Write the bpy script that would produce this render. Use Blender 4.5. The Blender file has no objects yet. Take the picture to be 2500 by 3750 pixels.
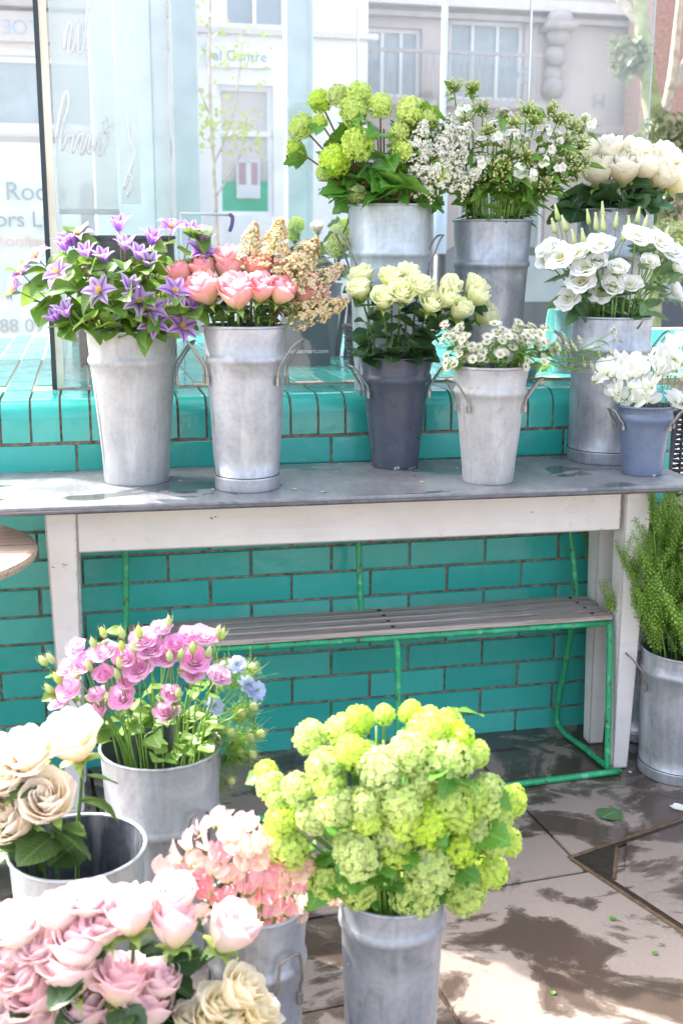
import bpy, math, random
from mathutils import Vector, Matrix, noise
R = math.radians
random.seed(7)
scene = bpy.context.scene
col = scene.collection

# ------------------------------------------------------------------ camera
cam_data = bpy.data.cameras.new('camera')
cam = bpy.data.objects.new('camera', cam_data)
col.objects.link(cam)
scene.camera = cam
_p, _yaw, _roll = R(12.803), R(12.557), R(0.232)
_h = Vector((math.sin(_yaw)*math.cos(_p), math.cos(_yaw)*math.cos(_p), -math.sin(_p)))
_r = Vector((math.cos(_yaw), -math.sin(_yaw), 0))
_u = _r.cross(_h)
_r, _u = _r*math.cos(_roll)+_u*math.sin(_roll), -_r*math.sin(_roll)+_u*math.cos(_roll)
CAM = Vector((-.650, -3.044, 1.400))
cam.matrix_world = Matrix(((_r.x, _u.x, -_h.x, CAM.x), (_r.y, _u.y, -_h.y, CAM.y), (_r.z, _u.z, -_h.z, CAM.z), (0, 0, 0, 1)))
cam_data.sensor_fit = 'VERTICAL'
cam_data.sensor_height = 36
cam_data.lens = 40.71
cam_data.clip_start = .05
cam_data.clip_end = 500
cam_data.dof.use_dof = True
cam_data.dof.focus_distance = 2.9
cam_data.dof.aperture_fstop = 5.0
scene.render.resolution_x, scene.render.resolution_y = 682, 1024

# ------------------------------------------------------------------ sky, sun, exposure
SUN_EL, SUN_AZ = 47, -45
world = bpy.data.worlds.new('World')
scene.world = world
world.use_nodes = True
wn = world.node_tree
bg = wn.nodes['Background']
sky = wn.nodes.new('ShaderNodeTexSky')
sky.sky_type = 'NISHITA'
sky.sun_disc = False
sky.sun_elevation = R(SUN_EL)
sky.sun_rotation = R(SUN_AZ)
sky.air_density = .75
sky.dust_density = 5.0
sky.ozone_density = .4
hs_ = wn.nodes.new('ShaderNodeHueSaturation')   # hazy, pale spring sky
hs_.inputs['Saturation'].default_value = .6
wn.links.new(sky.outputs[0], hs_.inputs['Color'])
wn.links.new(hs_.outputs[0], bg.inputs[0])
bg.inputs[1].default_value = .15
sun_data = bpy.data.lights.new('sun', 'SUN')
sun_data.energy = 2.0
sun_data.angle = R(.5)
sun_data.color = (1, .94, .86)
sun = bpy.data.objects.new('sun', sun_data)
col.objects.link(sun)
_d = Vector((-math.sin(R(SUN_AZ))*math.cos(R(SUN_EL)), -math.cos(R(SUN_AZ))*math.cos(R(SUN_EL)), -math.sin(R(SUN_EL))))
sun.rotation_euler = _d.to_track_quat('-Z', 'Y').to_euler()
scene.view_settings.view_transform = 'Standard'
scene.view_settings.look = 'None'
scene.view_settings.exposure = 2.55
scene.view_settings.gamma = 1
scene.render.engine = 'CYCLES'
scene.cycles.max_bounces = 10
scene.cycles.transparent_max_bounces = 16

# ------------------------------------------------------------------ mesh helpers
class MB:
    """collects geometry; build() links it as one mesh object"""
    def __init__(s):
        s.v, s.f, s.uv, s.mi = [], [], [], []
    def add(s, v, f, uv=None, mi=0, M=None):
        n = len(s.v)
        s.v += [tuple(M @ Vector(p)) for p in v] if M is not None else [tuple(p) for p in v]
        s.f += [tuple(i+n for i in q) for q in f]
        s.uv += uv if uv else [(0, 0)]*len(v)
        s.mi += [mi]*len(f)
        return s
    def box(s, x0, x1, y0, y1, z0, z1, mi=0, M=None, b=0):
        if b <= 0:
            v = [(x, y, z) for x in (x0, x1) for y in (y0, y1) for z in (z0, z1)]
            f = [(0, 1, 3, 2), (4, 6, 7, 5), (0, 4, 5, 1), (2, 3, 7, 6), (0, 2, 6, 4), (1, 5, 7, 3)]
            return s.add(v, f, None, mi, M)
        c = Vector(((x0+x1)/2, (y0+y1)/2, (z0+z1)/2))
        h = Vector(((x1-x0)/2, (y1-y0)/2, (z1-z0)/2))
        v, idx = [], {}
        for sx in (-1, 1):
            for sy in (-1, 1):
                for sz in (-1, 1):
                    for ax in range(3):
                        p = [h[0]-b, h[1]-b, h[2]-b]
                        p[ax] = h[ax]
                        idx[sx, sy, sz, ax] = len(v)
                        v.append((c[0]+sx*p[0], c[1]+sy*p[1], c[2]+sz*p[2]))
        f = []
        S = (-1, 1)
        for ax in range(3):
            o = [a for a in range(3) if a != ax]
            for sg in S:
                q = []
                for a, bb in ((-1, -1), (1, -1), (1, 1), (-1, 1)):
                    k = [0, 0, 0]; k[ax] = sg; k[o[0]] = a; k[o[1]] = bb
                    q.append(idx[k[0], k[1], k[2], ax])
                f.append(tuple(q))
        for ax in range(3):      # edge strips along ax
            o = [a for a in range(3) if a != ax]
            for a in S:
                for bb in S:
                    q = []
                    for t, fa in ((-1, o[0]), (1, o[0]), (1, o[1]), (-1, o[1])):
                        k = [0, 0, 0]; k[ax] = t; k[o[0]] = a; k[o[1]] = bb
                        q.append(idx[k[0], k[1], k[2], fa])
                    f.append(tuple(q))
        for a in S:
            for bb in S:
                for cc in S:
                    f.append((idx[a, bb, cc, 0], idx[a, bb, cc, 1], idx[a, bb, cc, 2]))
        return s.add(v, f, None, mi, M)
    def tube(s, path, rad, n=6, mi=0, caps=True, M=None):
        P = [Vector(p) for p in path]
        if not hasattr(rad, '__len__'):
            rad = [rad]*len(P)
        v, f, uv = [], [], []
        ref = None
        for i, p in enumerate(P):
            t = (P[min(i+1, len(P)-1)]-P[max(i-1, 0)])
            if t.length < 1e-9: t = Vector((0, 0, 1))
            t.normalize()
            if ref is None:
                ref = t.orthogonal().normalized()
            ref = (ref-t*ref.dot(t))
            if ref.length < 1e-6: ref = t.orthogonal()
            ref.normalize()
            w = t.cross(ref)
            for k in range(n):
                a = 2*math.pi*k/n
                v.append(p+(ref*math.cos(a)+w*math.sin(a))*rad[i])
                uv.append((k/n, i/max(1, len(P)-1)))
        for i in range(len(P)-1):
            for k in range(n):
                f.append((i*n+k, i*n+(k+1) % n, (i+1)*n+(k+1) % n, (i+1)*n+k))
        if caps:
            f.append(tuple(range(n))[::-1])
            f.append(tuple((len(P)-1)*n+k for k in range(n)))
        return s.add(v, f, uv, mi, M)
    def lathe(s, prof, n=32, mi=0, M=None):
        v, f, uv = [], [], []
        m = len(prof)
        for i, (r, z) in enumerate(prof):
            for k in range(n):
                a = 2*math.pi*k/n
                v.append((r*math.cos(a), r*math.sin(a), z))
                uv.append((k/n, i/(m-1)))
        for i in range(m-1):
            for k in range(n):
                f.append((i*n+k, i*n+(k+1) % n, (i+1)*n+(k+1) % n, (i+1)*n+k))
        return s.add(v, f, uv, mi, M)
    def grid(s, nu, nv, fn, mi=0, M=None):
        v, uv, f = [], [], []
        for j in range(nv+1):
            for i in range(nu+1):
                a, b = i/nu, j/nv
                v.append(fn(a*2-1, b)); uv.append((a, b))
        w = nu+1
        for j in range(nv):
            for i in range(nu):
                f.append((j*w+i, j*w+i+1, (j+1)*w+i+1, (j+1)*w+i))
        return s.add(v, f, uv, mi, M)
    def mesh(s, name, mats, smooth=True):
        me = bpy.data.meshes.new(name)
        me.from_pydata(s.v, [], s.f)
        uvl = me.uv_layers.new(name='UVMap')
        flat = []
        for fc in s.f:
            for i in fc:
                flat += s.uv[i]
        uvl.data.foreach_set('uv', flat)
        for m in (mats if isinstance(mats, (list, tuple)) else [mats]):
            me.materials.append(m)
        me.polygons.foreach_set('material_index', s.mi)
        me.polygons.foreach_set('use_smooth', [smooth]*len(s.f))
        me.update()
        return me
    def build(s, name, mats, parent=None, smooth=True, M=None):
        return inst(s.mesh(name, mats, smooth), name, parent, M)

def inst(me, name, parent=None, M=None, mat=None):
    o = bpy.data.objects.new(name, me)
    col.objects.link(o)
    if parent is not None:
        o.parent = parent
    if M is not None:
        o.matrix_basis = M
    if mat is not None:
        o.material_slots[0].link = 'OBJECT'
        o.material_slots[0].material = mat
    return o

def tag(o, label, cat, group=None):
    o['label'] = label
    o['category'] = cat
    if group:
        o['group'] = group
    return o

def thing(name, label, cat, loc=(0, 0, 0), rz=0, group=None):
    o = bpy.data.objects.new(name, None)
    o.empty_display_size = .02
    col.objects.link(o)
    o.location = loc
    o.rotation_euler = (0, 0, rz)
    return tag(o, label, cat, group)

def structure(o):
    o['kind'] = 'structure'
    return o

def align(d, spin=0.0):
    return Vector((0, 0, 1)).rotation_difference(Vector(d).normalized()).to_matrix().to_4x4() @ Matrix.Rotation(spin, 4, 'Z')

def TRS(p, M, s):
    return Matrix.Translation(p) @ M @ (Matrix.Scale(s, 4) if not hasattr(s, '__len__') else Matrix.Diagonal((*s, 1)))

def bez(a, b, c, n):
    a, b, c = Vector(a), Vector(b), Vector(c)
    return [a*(1-t)**2+b*2*t*(1-t)+c*t*t for t in (i/n for i in range(n+1))]

def smooth_path(pts, n=4):
    P = [Vector(p) for p in pts]
    out = []
    for i in range(len(P)-1):
        p0, p1, p2, p3 = P[max(i-1, 0)], P[i], P[i+1], P[min(i+2, len(P)-1)]
        for k in range(n):
            t = k/n
            out.append(.5*((2*p1)+(p2-p0)*t+(2*p0-5*p1+4*p2-p3)*t*t+(3*p1-p0-3*p2+p3)*t**3))
    out.append(P[-1])
    return out

def text_mesh(body, size, mat, extrude=.002, shear=0, mirror=False):
    cu = bpy.data.curves.new('lettering', 'FONT')
    cu.body = body; cu.size = size; cu.extrude = extrude; cu.shear = shear
    cu.align_x = 'CENTER'; cu.align_y = 'CENTER'
    o = bpy.data.objects.new('lettering', cu)
    col.objects.link(o)
    me = bpy.data.meshes.new_from_object(o.evaluated_get(bpy.context.evaluated_depsgraph_get()))
    bpy.data.objects.remove(o)
    bpy.data.curves.remove(cu)
    me.transform(Matrix.Rotation(R(90), 4, 'X'))
    if mirror:
        me.transform(Matrix.Diagonal((-1, 1, 1, 1)))
    me.materials.clear()
    me.materials.append(mat)
    return me

# ------------------------------------------------------------------ materials
def lin(hexa):
    c = [int(hexa[i:i+2], 16)/255 for i in (1, 3, 5)]
    return tuple(x/12.92 if x <= .04045 else ((x+.055)/1.055)**2.4 for x in c)+(1,)

class Mat:
    def __init__(s, name, rough=.5, metal=0, spec=.5):
        s.m = bpy.data.materials.new(name)
        s.m.use_nodes = True
        s.nt = s.m.node_tree
        s.b = s.nt.nodes['Principled BSDF']
        s.out = s.nt.nodes['Material Output']
        s.b.inputs['Roughness'].default_value = rough
        s.b.inputs['Metallic'].default_value = metal
        s.b.inputs['Specular IOR Level'].default_value = spec
        s._co = {}
    def node(s, t, **kw):
        n = s.nt.nodes.new(t)
        for k, v in kw.items():
            setattr(n, k, v)
        return n
    def link(s, a, b):
        s.nt.links.new(a, b)
    def co(s, kind='Object', scale=(1, 1, 1)):
        tc = s.node('ShaderNodeTexCoord')
        mp = s.node('ShaderNodeMapping')
        mp.inputs['Scale'].default_value = scale
        if kind == 'World':
            s.link(s.node('ShaderNodeNewGeometry').outputs['Position'], mp.inputs[0])
        else:
            s.link(tc.outputs[kind], mp.inputs[0])
        return mp.outputs[0]
    def noise(s, scale, detail=4, rough=.55, co=None, dist=0):
        n = s.node('ShaderNodeTexNoise')
        n.inputs['Scale'].default_value = scale
        n.inputs['Detail'].default_value = detail
        n.inputs['Roughness'].default_value = rough
        n.inputs['Distortion'].default_value = dist
        s.link(co if co is not None else s.co(), n.inputs['Vector'])
        return n.outputs['Fac']
    def ramp(s, fac, stops, interp='LINEAR'):
        n = s.node('ShaderNodeValToRGB')
        n.color_ramp.interpolation = interp
        e = n.color_ramp.elements
        while len(e) < len(stops): e.new(.5)
        for el, (p, c) in zip(e, stops):
            el.position = p
            el.color = c if hasattr(c, '__len__') else (c, c, c, 1)
        s.link(fac, n.inputs[0])
        return n.outputs[0]
    def mix(s, fac, a, b, mode='MIX'):
        n = s.node('ShaderNodeMix', data_type='RGBA', blend_type=mode)
        for sock, val in ((n.inputs[0], fac), (n.inputs[6], a), (n.inputs[7], b)):
            if hasattr(val, 'is_output'): s.link(val, sock)
            else: sock.default_value = val
        return n.outputs[2]
    def math(s, op, a, b=0.0):
        n = s.node('ShaderNodeMath', operation=op)
        for sock, val in ((n.inputs[0], a), (n.inputs[1], b)):
            if hasattr(val, 'is_output'): s.link(val, sock)
            else: sock.default_value = val
        return n.outputs[0]
    def set(s, **kw):
        for k, v in kw.items():
            sock = s.b.inputs[{'color': 'Base Color', 'rough': 'Roughness', 'metal': 'Metallic', 'coat': 'Coat Weight', 'coatr': 'Coat Roughness'}[k]]
            if hasattr(v, 'is_output'): s.link(v, sock)
            else: sock.default_value = v
        return s
    def bump(s, hgt, strength=.3, dist=.01):
        n = s.node('ShaderNodeBump')
        n.inputs['Strength'].default_value = strength
        n.inputs['Distance'].default_value = dist
        s.link(hgt, n.inputs['Height'])
        s.link(n.outputs[0], s.b.inputs['Normal'])
        return s
    def edge(s, radius=.004):
        # worn edges: where a rounded normal departs from the true one
        bv = s.node('ShaderNodeBevel', samples=4)
        bv.inputs[0].default_value = radius
        geo = s.node('ShaderNodeNewGeometry')
        d = s.node('ShaderNodeVectorMath', operation='DOT_PRODUCT')
        s.link(bv.outputs[0], d.inputs[0]); s.link(geo.outputs['Normal'], d.inputs[1])
        return s.ramp(d.outputs['Value'], [(.80, 1), (.985, 0)])
    def rnd(s):
        return s.node('ShaderNodeObjectInfo').outputs['Random']
    def translucent(s, color, fac):
        t = s.node('ShaderNodeBsdfTranslucent')
        if hasattr(color, 'is_output'): s.link(color, t.inputs[0])
        else: t.inputs[0].default_value = color
        mx = s.node('ShaderNodeMixShader')
        mx.inputs[0].default_value = fac
        s.link(s.b.outputs[0], mx.inputs[1]); s.link(t.outputs[0], mx.inputs[2])
        s.link(mx.outputs[0], s.out.inputs[0])
        return s

def plain(name, hexa, rough=.5, metal=0, var=.12, scale=6):
    m = Mat(name, rough, metal)
    c = lin(hexa)
    f = m.noise(scale, 5)
    m.set(color=m.ramp(f, [(.3, tuple(x*(1-var) for x in c[:3])+(1,)), (.7, tuple(min(1, x*(1+var)) for x in c[:3])+(1,))]))
    return m.m

def petal(name, base, mid, edge, tr=.3, stripe=None, rough=.55):
    m = Mat(name, rough, 0, .25)
    uv = m.node('ShaderNodeUVMap').outputs[0]
    sp = m.node('ShaderNodeSeparateXYZ'); m.link(uv, sp.inputs[0])
    n = m.noise(3, 3, co=m.co('Generated'))
    v = m.math('ADD', sp.outputs[1], m.math('MULTIPLY', m.math('SUBTRACT', n, .5), .35))
    c = m.ramp(v, [(.05, lin(base)), (.5, lin(mid)), (.95, lin(edge))])
    if stripe:
        a = m.math('ABSOLUTE', m.math('SUBTRACT', sp.outputs[0], .5))
        c = m.mix(m.ramp(a, [(.04, 1), (.2, 0)]), c, lin(stripe))
    hue = m.node('ShaderNodeHueSaturation')
    m.link(c, hue.inputs['Color'])
    m.link(m.math('ADD', .93, m.math('MULTIPLY', m.rnd(), .14)), hue.inputs['Value'])
    m.link(m.math('ADD', .8, m.math('MULTIPLY', m.rnd(), .35)), hue.inputs['Saturation'])
    c = hue.outputs[0]
    m.set(color=c)
    w = m.node('ShaderNodeTexWave'); w.inputs['Scale'].default_value = 7; w.inputs['Distortion'].default_value = 2
    mp = m.node('ShaderNodeMapping'); mp.inputs['Scale'].default_value = (1, .15, 1); m.link(uv, mp.inputs[0]); m.link(mp.outputs[0], w.inputs[0])
    m.bump(w.outputs['Fac'], .12, .002)
    m.translucent(c, tr)
    return m.m

def leafmat(name, dark, light, back, rough=.38, tr=.3):
    m = Mat(name, rough, 0, .5)
    uv = m.node('ShaderNodeUVMap').outputs[0]
    sp = m.node('ShaderNodeSeparateXYZ'); m.link(uv, sp.inputs[0])
    a = m.math('ABSOLUTE', m.math('SUBTRACT', sp.outputs[0], .5))
    # side veins: lines slanting off the midrib
    vv = m.math('SUBTRACT', m.math('MULTIPLY', sp.outputs[1], 9), m.math('MULTIPLY', a, 5))
    tri = m.math('PINGPONG', vv, .5)
    vein = m.math('MAXIMUM', m.ramp(a, [(.015, 1), (.05, 0)]), m.math('MULTIPLY', m.ramp(tri, [(.03, 1), (.12, 0)]), .6))
    n = m.noise(5, 4, co=m.co('Generated'))
    c = m.mix(m.math('ADD', m.math('MULTIPLY', n, .5), m.math('MULTIPLY', m.rnd(), .5)), lin(dark), lin(light))
    c = m.mix(m.math('MULTIPLY', vein, .45), c, lin(back))
    geo = m.node('ShaderNodeNewGeometry')
    c2 = m.mix(m.math('MULTIPLY', geo.outputs['Backfacing'], .5), c, lin(back))
    m.set(color=c2)
    m.bump(vein, .25, .002)
    m.translucent(m.mix(.45, c, lin(back)), tr)
    return m.m

def glaze_mat():
    m = Mat('turquoise_glaze', .12, 0, .5)
    c = m.mix(m.rnd(), lin('#2fa59a'), lin('#4cbbb0'))
    n = m.noise(14, 5, co=m.co('World'))
    c = m.mix(m.math('MULTIPLY', n, .35), c, lin('#2a9489'))
    sp = m.ramp(m.noise(160, 2, co=m.co('World')), [(.74, 0), (.78, 1)])
    c = m.mix(m.math('MULTIPLY', sp, .5), c, lin('#20695e'))
    m.set(color=c, rough=m.ramp(m.noise(20, 4, co=m.co('World')), [(.3, .1), (.8, .26)]))
    st = m.ramp(m.noise(11, 6, .7, m.co('World', (1, 1, .5)), 1.0), [(.60, 0), (.74, 1)])
    c = m.mix(m.math('MULTIPLY', st, .35), c, lin('#3d8379'))
    m.set(color=c)
    m.bump(m.math('ADD', m.noise(14, 2, co=m.co('World')), m.math('MULTIPLY', m.noise(60, 2, co=m.co('World')), .12)), .22, .012)
    return m.m

def mortar_mat(name='mortar', cs=('#4d4038', '#8b7a6b', '#b3a495')):
    m = Mat(name, .9)
    n = m.noise(60, 6, co=m.co('World'))
    m.set(color=m.ramp(n, [(.25, lin(cs[0])), (.55, lin(cs[1])), (.8, lin(cs[2]))]))
    m.bump(n, .6, .004)
    return m.m

def zinc_mat(name, dark, light, rough=.42, metal=.55, dirt=.25):
    m = Mat(name, rough, metal)
    co = m.co('Object')
    v = m.node('ShaderNodeTexVoronoi'); v.inputs['Scale'].default_value = 85
    m.link(co, v.inputs['Vector'])
    big = m.noise(9, 5, .6, co, .6)
    streak = m.noise(1, 5, .6, m.co('Object', (40, 40, 5)))
    mixf = m.math('ADD', m.math('MULTIPLY', big, .9), m.math('MULTIPLY', v.outputs['Distance'], .10))
    c = m.ramp(mixf, [(.28, lin(dark)), (.62, lin(light))])
    c = m.mix(m.math('MULTIPLY', m.ramp(streak, [(.5, 0), (.75, 1)]), .3), c, lin('#e8e9ea'))
    d = m.ramp(m.noise(16, 6, .7, m.co('Object', (1, 1, .6)), 1.2), [(.58, 0), (.72, 1)])
    c = m.mix(m.math('MULTIPLY', d, dirt*.55), c, lin('#7f7b74') if dirt < .8 else lin('#75695a'))
    drip = m.ramp(m.noise(1, 4, .6, m.co('Object', (55, 55, 2.2))), [(.60, 0), (.66, 1)])
    c = m.mix(m.math('MULTIPLY', drip, .14), c, lin('#6f747b'))
    fine = m.ramp(m.noise(140, 2, co=co), [(.66, 0), (.74, 1)])
    c = m.mix(m.math('MULTIPLY', fine, .10), c, lin('#6d6a66'))
    m.set(color=c, rough=m.ramp(mixf, [(.2, rough+.16), (.8, rough-.06)]))
    m.bump(m.math('ADD', m.noise(70, 4, co=co), m.math('MULTIPLY', big, 1.5)), .14, .004)
    return m.m

def enamel_mat(name, c0, c1, chip='#cfcac0'):
    m = Mat(name, .28, 0, .5)
    co = m.co('Object')
    c = m.ramp(m.noise(7, 4, co=co), [(.3, lin(c0)), (.7, lin(c1))])
    tc = m.node('ShaderNodeTexCoord')
    sp = m.node('ShaderNodeSeparateXYZ'); m.link(tc.outputs['Generated'], sp.inputs[0])
    low = m.ramp(sp.outputs[2], [(.0, .12), (.06, 0), (.7, 0), (.74, .05), (.79, 0)])
    ch = m.math('GREATER_THAN', m.math('ADD', m.noise(55, 4, .6, co), low), .72)
    c = m.mix(ch, c, lin(chip))
    m.set(color=c, rough=m.ramp(m.noise(30, 3, co=co), [(.3, .22), (.7, .4)]))
    m.bump(m.math('SUBTRACT', 1, ch), .3, .001)
    return m.m

def white_wood_mat():
    m = Mat('old_white_paint', .5)
    co = m.co('Object', (1, 1, 1))
    base = m.ramp(m.noise(5, 5, co=co), [(.3, lin('#d8d3cf')), (.7, lin('#e9e5e1'))])
    stre = m.noise(1, 5, .65, m.co('Object', (3, 60, 60)))
    base = m.mix(m.math('MULTIPLY', m.ramp(stre, [(.55, 0), (.7, 1)]), .3), base, lin('#c9c1ba'))
    chip = m.math('GREATER_THAN', m.noise(26, 6, .7, m.co('Object', (.6, 1.6, 1.6))), .685)
    pale = m.math('GREATER_THAN', m.noise(15, 5, .6, m.co('Object', (.7, 2, 2))), .70)
    base = m.mix(m.math('MULTIPLY', pale, .6), base, lin('#b9c9cb'))
    wear = m.math('GREATER_THAN', m.math('ADD', m.edge(.006), m.math('MULTIPLY', m.noise(38, 5, .65, m.co('World')), 1.0)), .93)
    chip = m.math('MAXIMUM', chip, wear)
    scuff = m.ramp(m.noise(1, 6, .7, m.co('Object', (9, 22, 9)), 1.5), [(.60, 0), (.70, .5)])
    base = m.mix(scuff, base, lin('#bdb2a6'))
    c = m.mix(chip, base, lin('#5e4d41'))
    m.set(color=c)
    m.bump(m.math('SUBTRACT', m.math('MULTIPLY', stre, .3), chip), .35, .0015)
    return m.m

def zinc_top_mat():
    m = Mat('weathered_zinc_sheet', .4, .25)
    co = m.co('Object', (1, 1, 1))
    n = m.noise(7, 6, .62, co, .8)
    c = m.ramp(n, [(.25, lin('#66686c')), (.5, lin('#7b7d81')), (.75, lin('#939598'))])
    cross = m.noise(1, 5, .6, m.co('Object', (60, 14, 20)))
    c = m.mix(m.math('MULTIPLY', m.ramp(cross, [(.45, 0), (.75, 1)]), .35), c, lin('#a9a8a5'))
    wet = m.ramp(m.noise(3.6, 4, .5, m.co('Object', (1, 1.7, 1)), .7), [(.575, 0), (.60, 1)])
    c = m.mix(m.math('MULTIPLY', wet, .7), c, lin('#4a5352'))
    m.set(color=c, rough=m.ramp(wet, [(0, .42), (1, .04)]))
    m.bump(m.math('SUBTRACT', n, m.math('MULTIPLY', wet, 0)), .1, .002)
    return m.m

def green_metal_mat():
    m = Mat('chipped_green_paint', .35)
    co = m.co('World')
    c = m.ramp(m.noise(20, 4, co=co), [(.3, lin('#1a8f5a')), (.7, lin('#35ad78'))])
    chip = m.math('GREATER_THAN', m.noise(60, 6, .7, co, .5), .595)
    c = m.mix(chip, c, lin('#5a4334'))
    pale = m.ramp(m.noise(40, 5, co=co), [(.58, 0), (.7, .5)])
    c = m.mix(pale, c, lin('#8fd1b4'))
    m.set(color=c)
    m.bump(m.math('SUBTRACT', 1, chip), .4, .001)
    return m.m

def grey_wood_mat(name='weathered_wood', c0='#8a7d76', c1='#c6bab2'):
    m = Mat(name, .7)
    g = m.noise(1, 6, .65, m.co('Object', (3.5, 90, 90)), .4)
    c = m.ramp(g, [(.25, lin(c0)), (.5, lin(c1)), (.62, lin(c0)), (.8, lin(c1))])
    c = m.mix(m.math('MULTIPLY', m.rnd(), .3), c, lin('#8d7f78'))
    m.set(color=c)
    m.bump(g, .5, .003)
    return m.m

def slab_mat():
    m = Mat('flagstone', .7)
    w = m.co('World')
    n = m.noise(4, 6, .6, w)
    c = m.mix(m.rnd(), lin('#7c7067'), lin('#8d8178'))
    c = m.mix(m.math('MULTIPLY', m.ramp(n, [(.35, 0), (.7, 1)]), .4), c, lin('#6a6058'))
    fine = m.noise(180, 3, .6, w)
    c = m.mix(m.math('MULTIPLY', m.ramp(fine, [(.4, 0), (.7, 1)]), .25), c, lin('#9b9188'))
    # water: irregular pools with sharp edges, feathery brush marks along them
    wn_ = m.noise(3.3, 5, .58, m.co('World', (1, 1.25, 1)), .9)
    fea = m.noise(26, 3, .6, w)
    wsum = m.math('ADD', wn_, m.math('MULTIPLY', m.math('SUBTRACT', fea, .5), .10))
    wet = m.ramp(wsum, [(.492, 0), (.512, .55), (.56, 1)])
    c = m.mix(m.math('MULTIPLY', wet, .85), c, lin('#3a2e27'))
    m.set(color=c, rough=m.ramp(wet, [(0, .75), (.5, .30), (1, .06)]))
    m.bump(m.math('MULTIPLY', m.math('ADD', fine, m.math('MULTIPLY', n, 2)), m.math('SUBTRACT', 1.05, wet)), .25, .003)
    return m.m

def glass_mat():
    m = bpy.data.materials.new('window_glass')
    m.use_nodes = True
    nt = m.node_tree
    nt.nodes.clear()
    out = nt.nodes.new('ShaderNodeOutputMaterial')
    tr = nt.nodes.new('ShaderNodeBsdfTransparent'); tr.inputs[0].default_value = (.985, .996, .994, 1)
    gl = nt.nodes.new('ShaderNodeBsdfGlossy'); gl.inputs['Roughness'].default_value = .0
    fr = nt.nodes.new('ShaderNodeFresnel'); fr.inputs[0].default_value = 1.52
    mx = nt.nodes.new('ShaderNodeMixShader')
    nt.links.new(fr.outputs[0], mx.inputs[0]); nt.links.new(tr.outputs[0], mx.inputs[1]); nt.links.new(gl.outputs[0], mx.inputs[2])
    # pale uneven veil mixed into the pane to imitate a milky haze
    df = nt.nodes.new('ShaderNodeBsdfDiffuse'); df.inputs[0].default_value = (.9, .92, .93, 1)
    tl = nt.nodes.new('ShaderNodeBsdfTranslucent'); tl.inputs[0].default_value = (.9, .92, .93, 1)
    ad = nt.nodes.new('ShaderNodeMixShader'); ad.inputs[0].default_value = .5
    nt.links.new(df.outputs[0], ad.inputs[1]); nt.links.new(tl.outputs[0], ad.inputs[2])
    geo = nt.nodes.new('ShaderNodeNewGeometry')
    mp = nt.nodes.new('ShaderNodeMapping'); mp.inputs['Scale'].default_value = (3, 3, 1.2); nt.links.new(geo.outputs['Position'], mp.inputs[0])
    no = nt.nodes.new('ShaderNodeTexNoise'); no.inputs['Scale'].default_value = 2.5; no.inputs['Detail'].default_value = 6; nt.links.new(mp.outputs[0], no.inputs['Vector'])
    rp = nt.nodes.new('ShaderNodeMapRange'); rp.inputs['From Min'].default_value = .3; rp.inputs['From Max'].default_value = .7; rp.inputs['To Min'].default_value = .018; rp.inputs['To Max'].default_value = .045
    nt.links.new(no.outputs['Fac'], rp.inputs['Value'])
    m2 = nt.nodes.new('ShaderNodeMixShader')
    nt.links.new(rp.outputs['Result'], m2.inputs[0]); nt.links.new(mx.outputs[0], m2.inputs[1]); nt.links.new(ad.outputs[0], m2.inputs[2])
    nt.links.new(m2.outputs[0], out.inputs[0])
    return m

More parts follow.
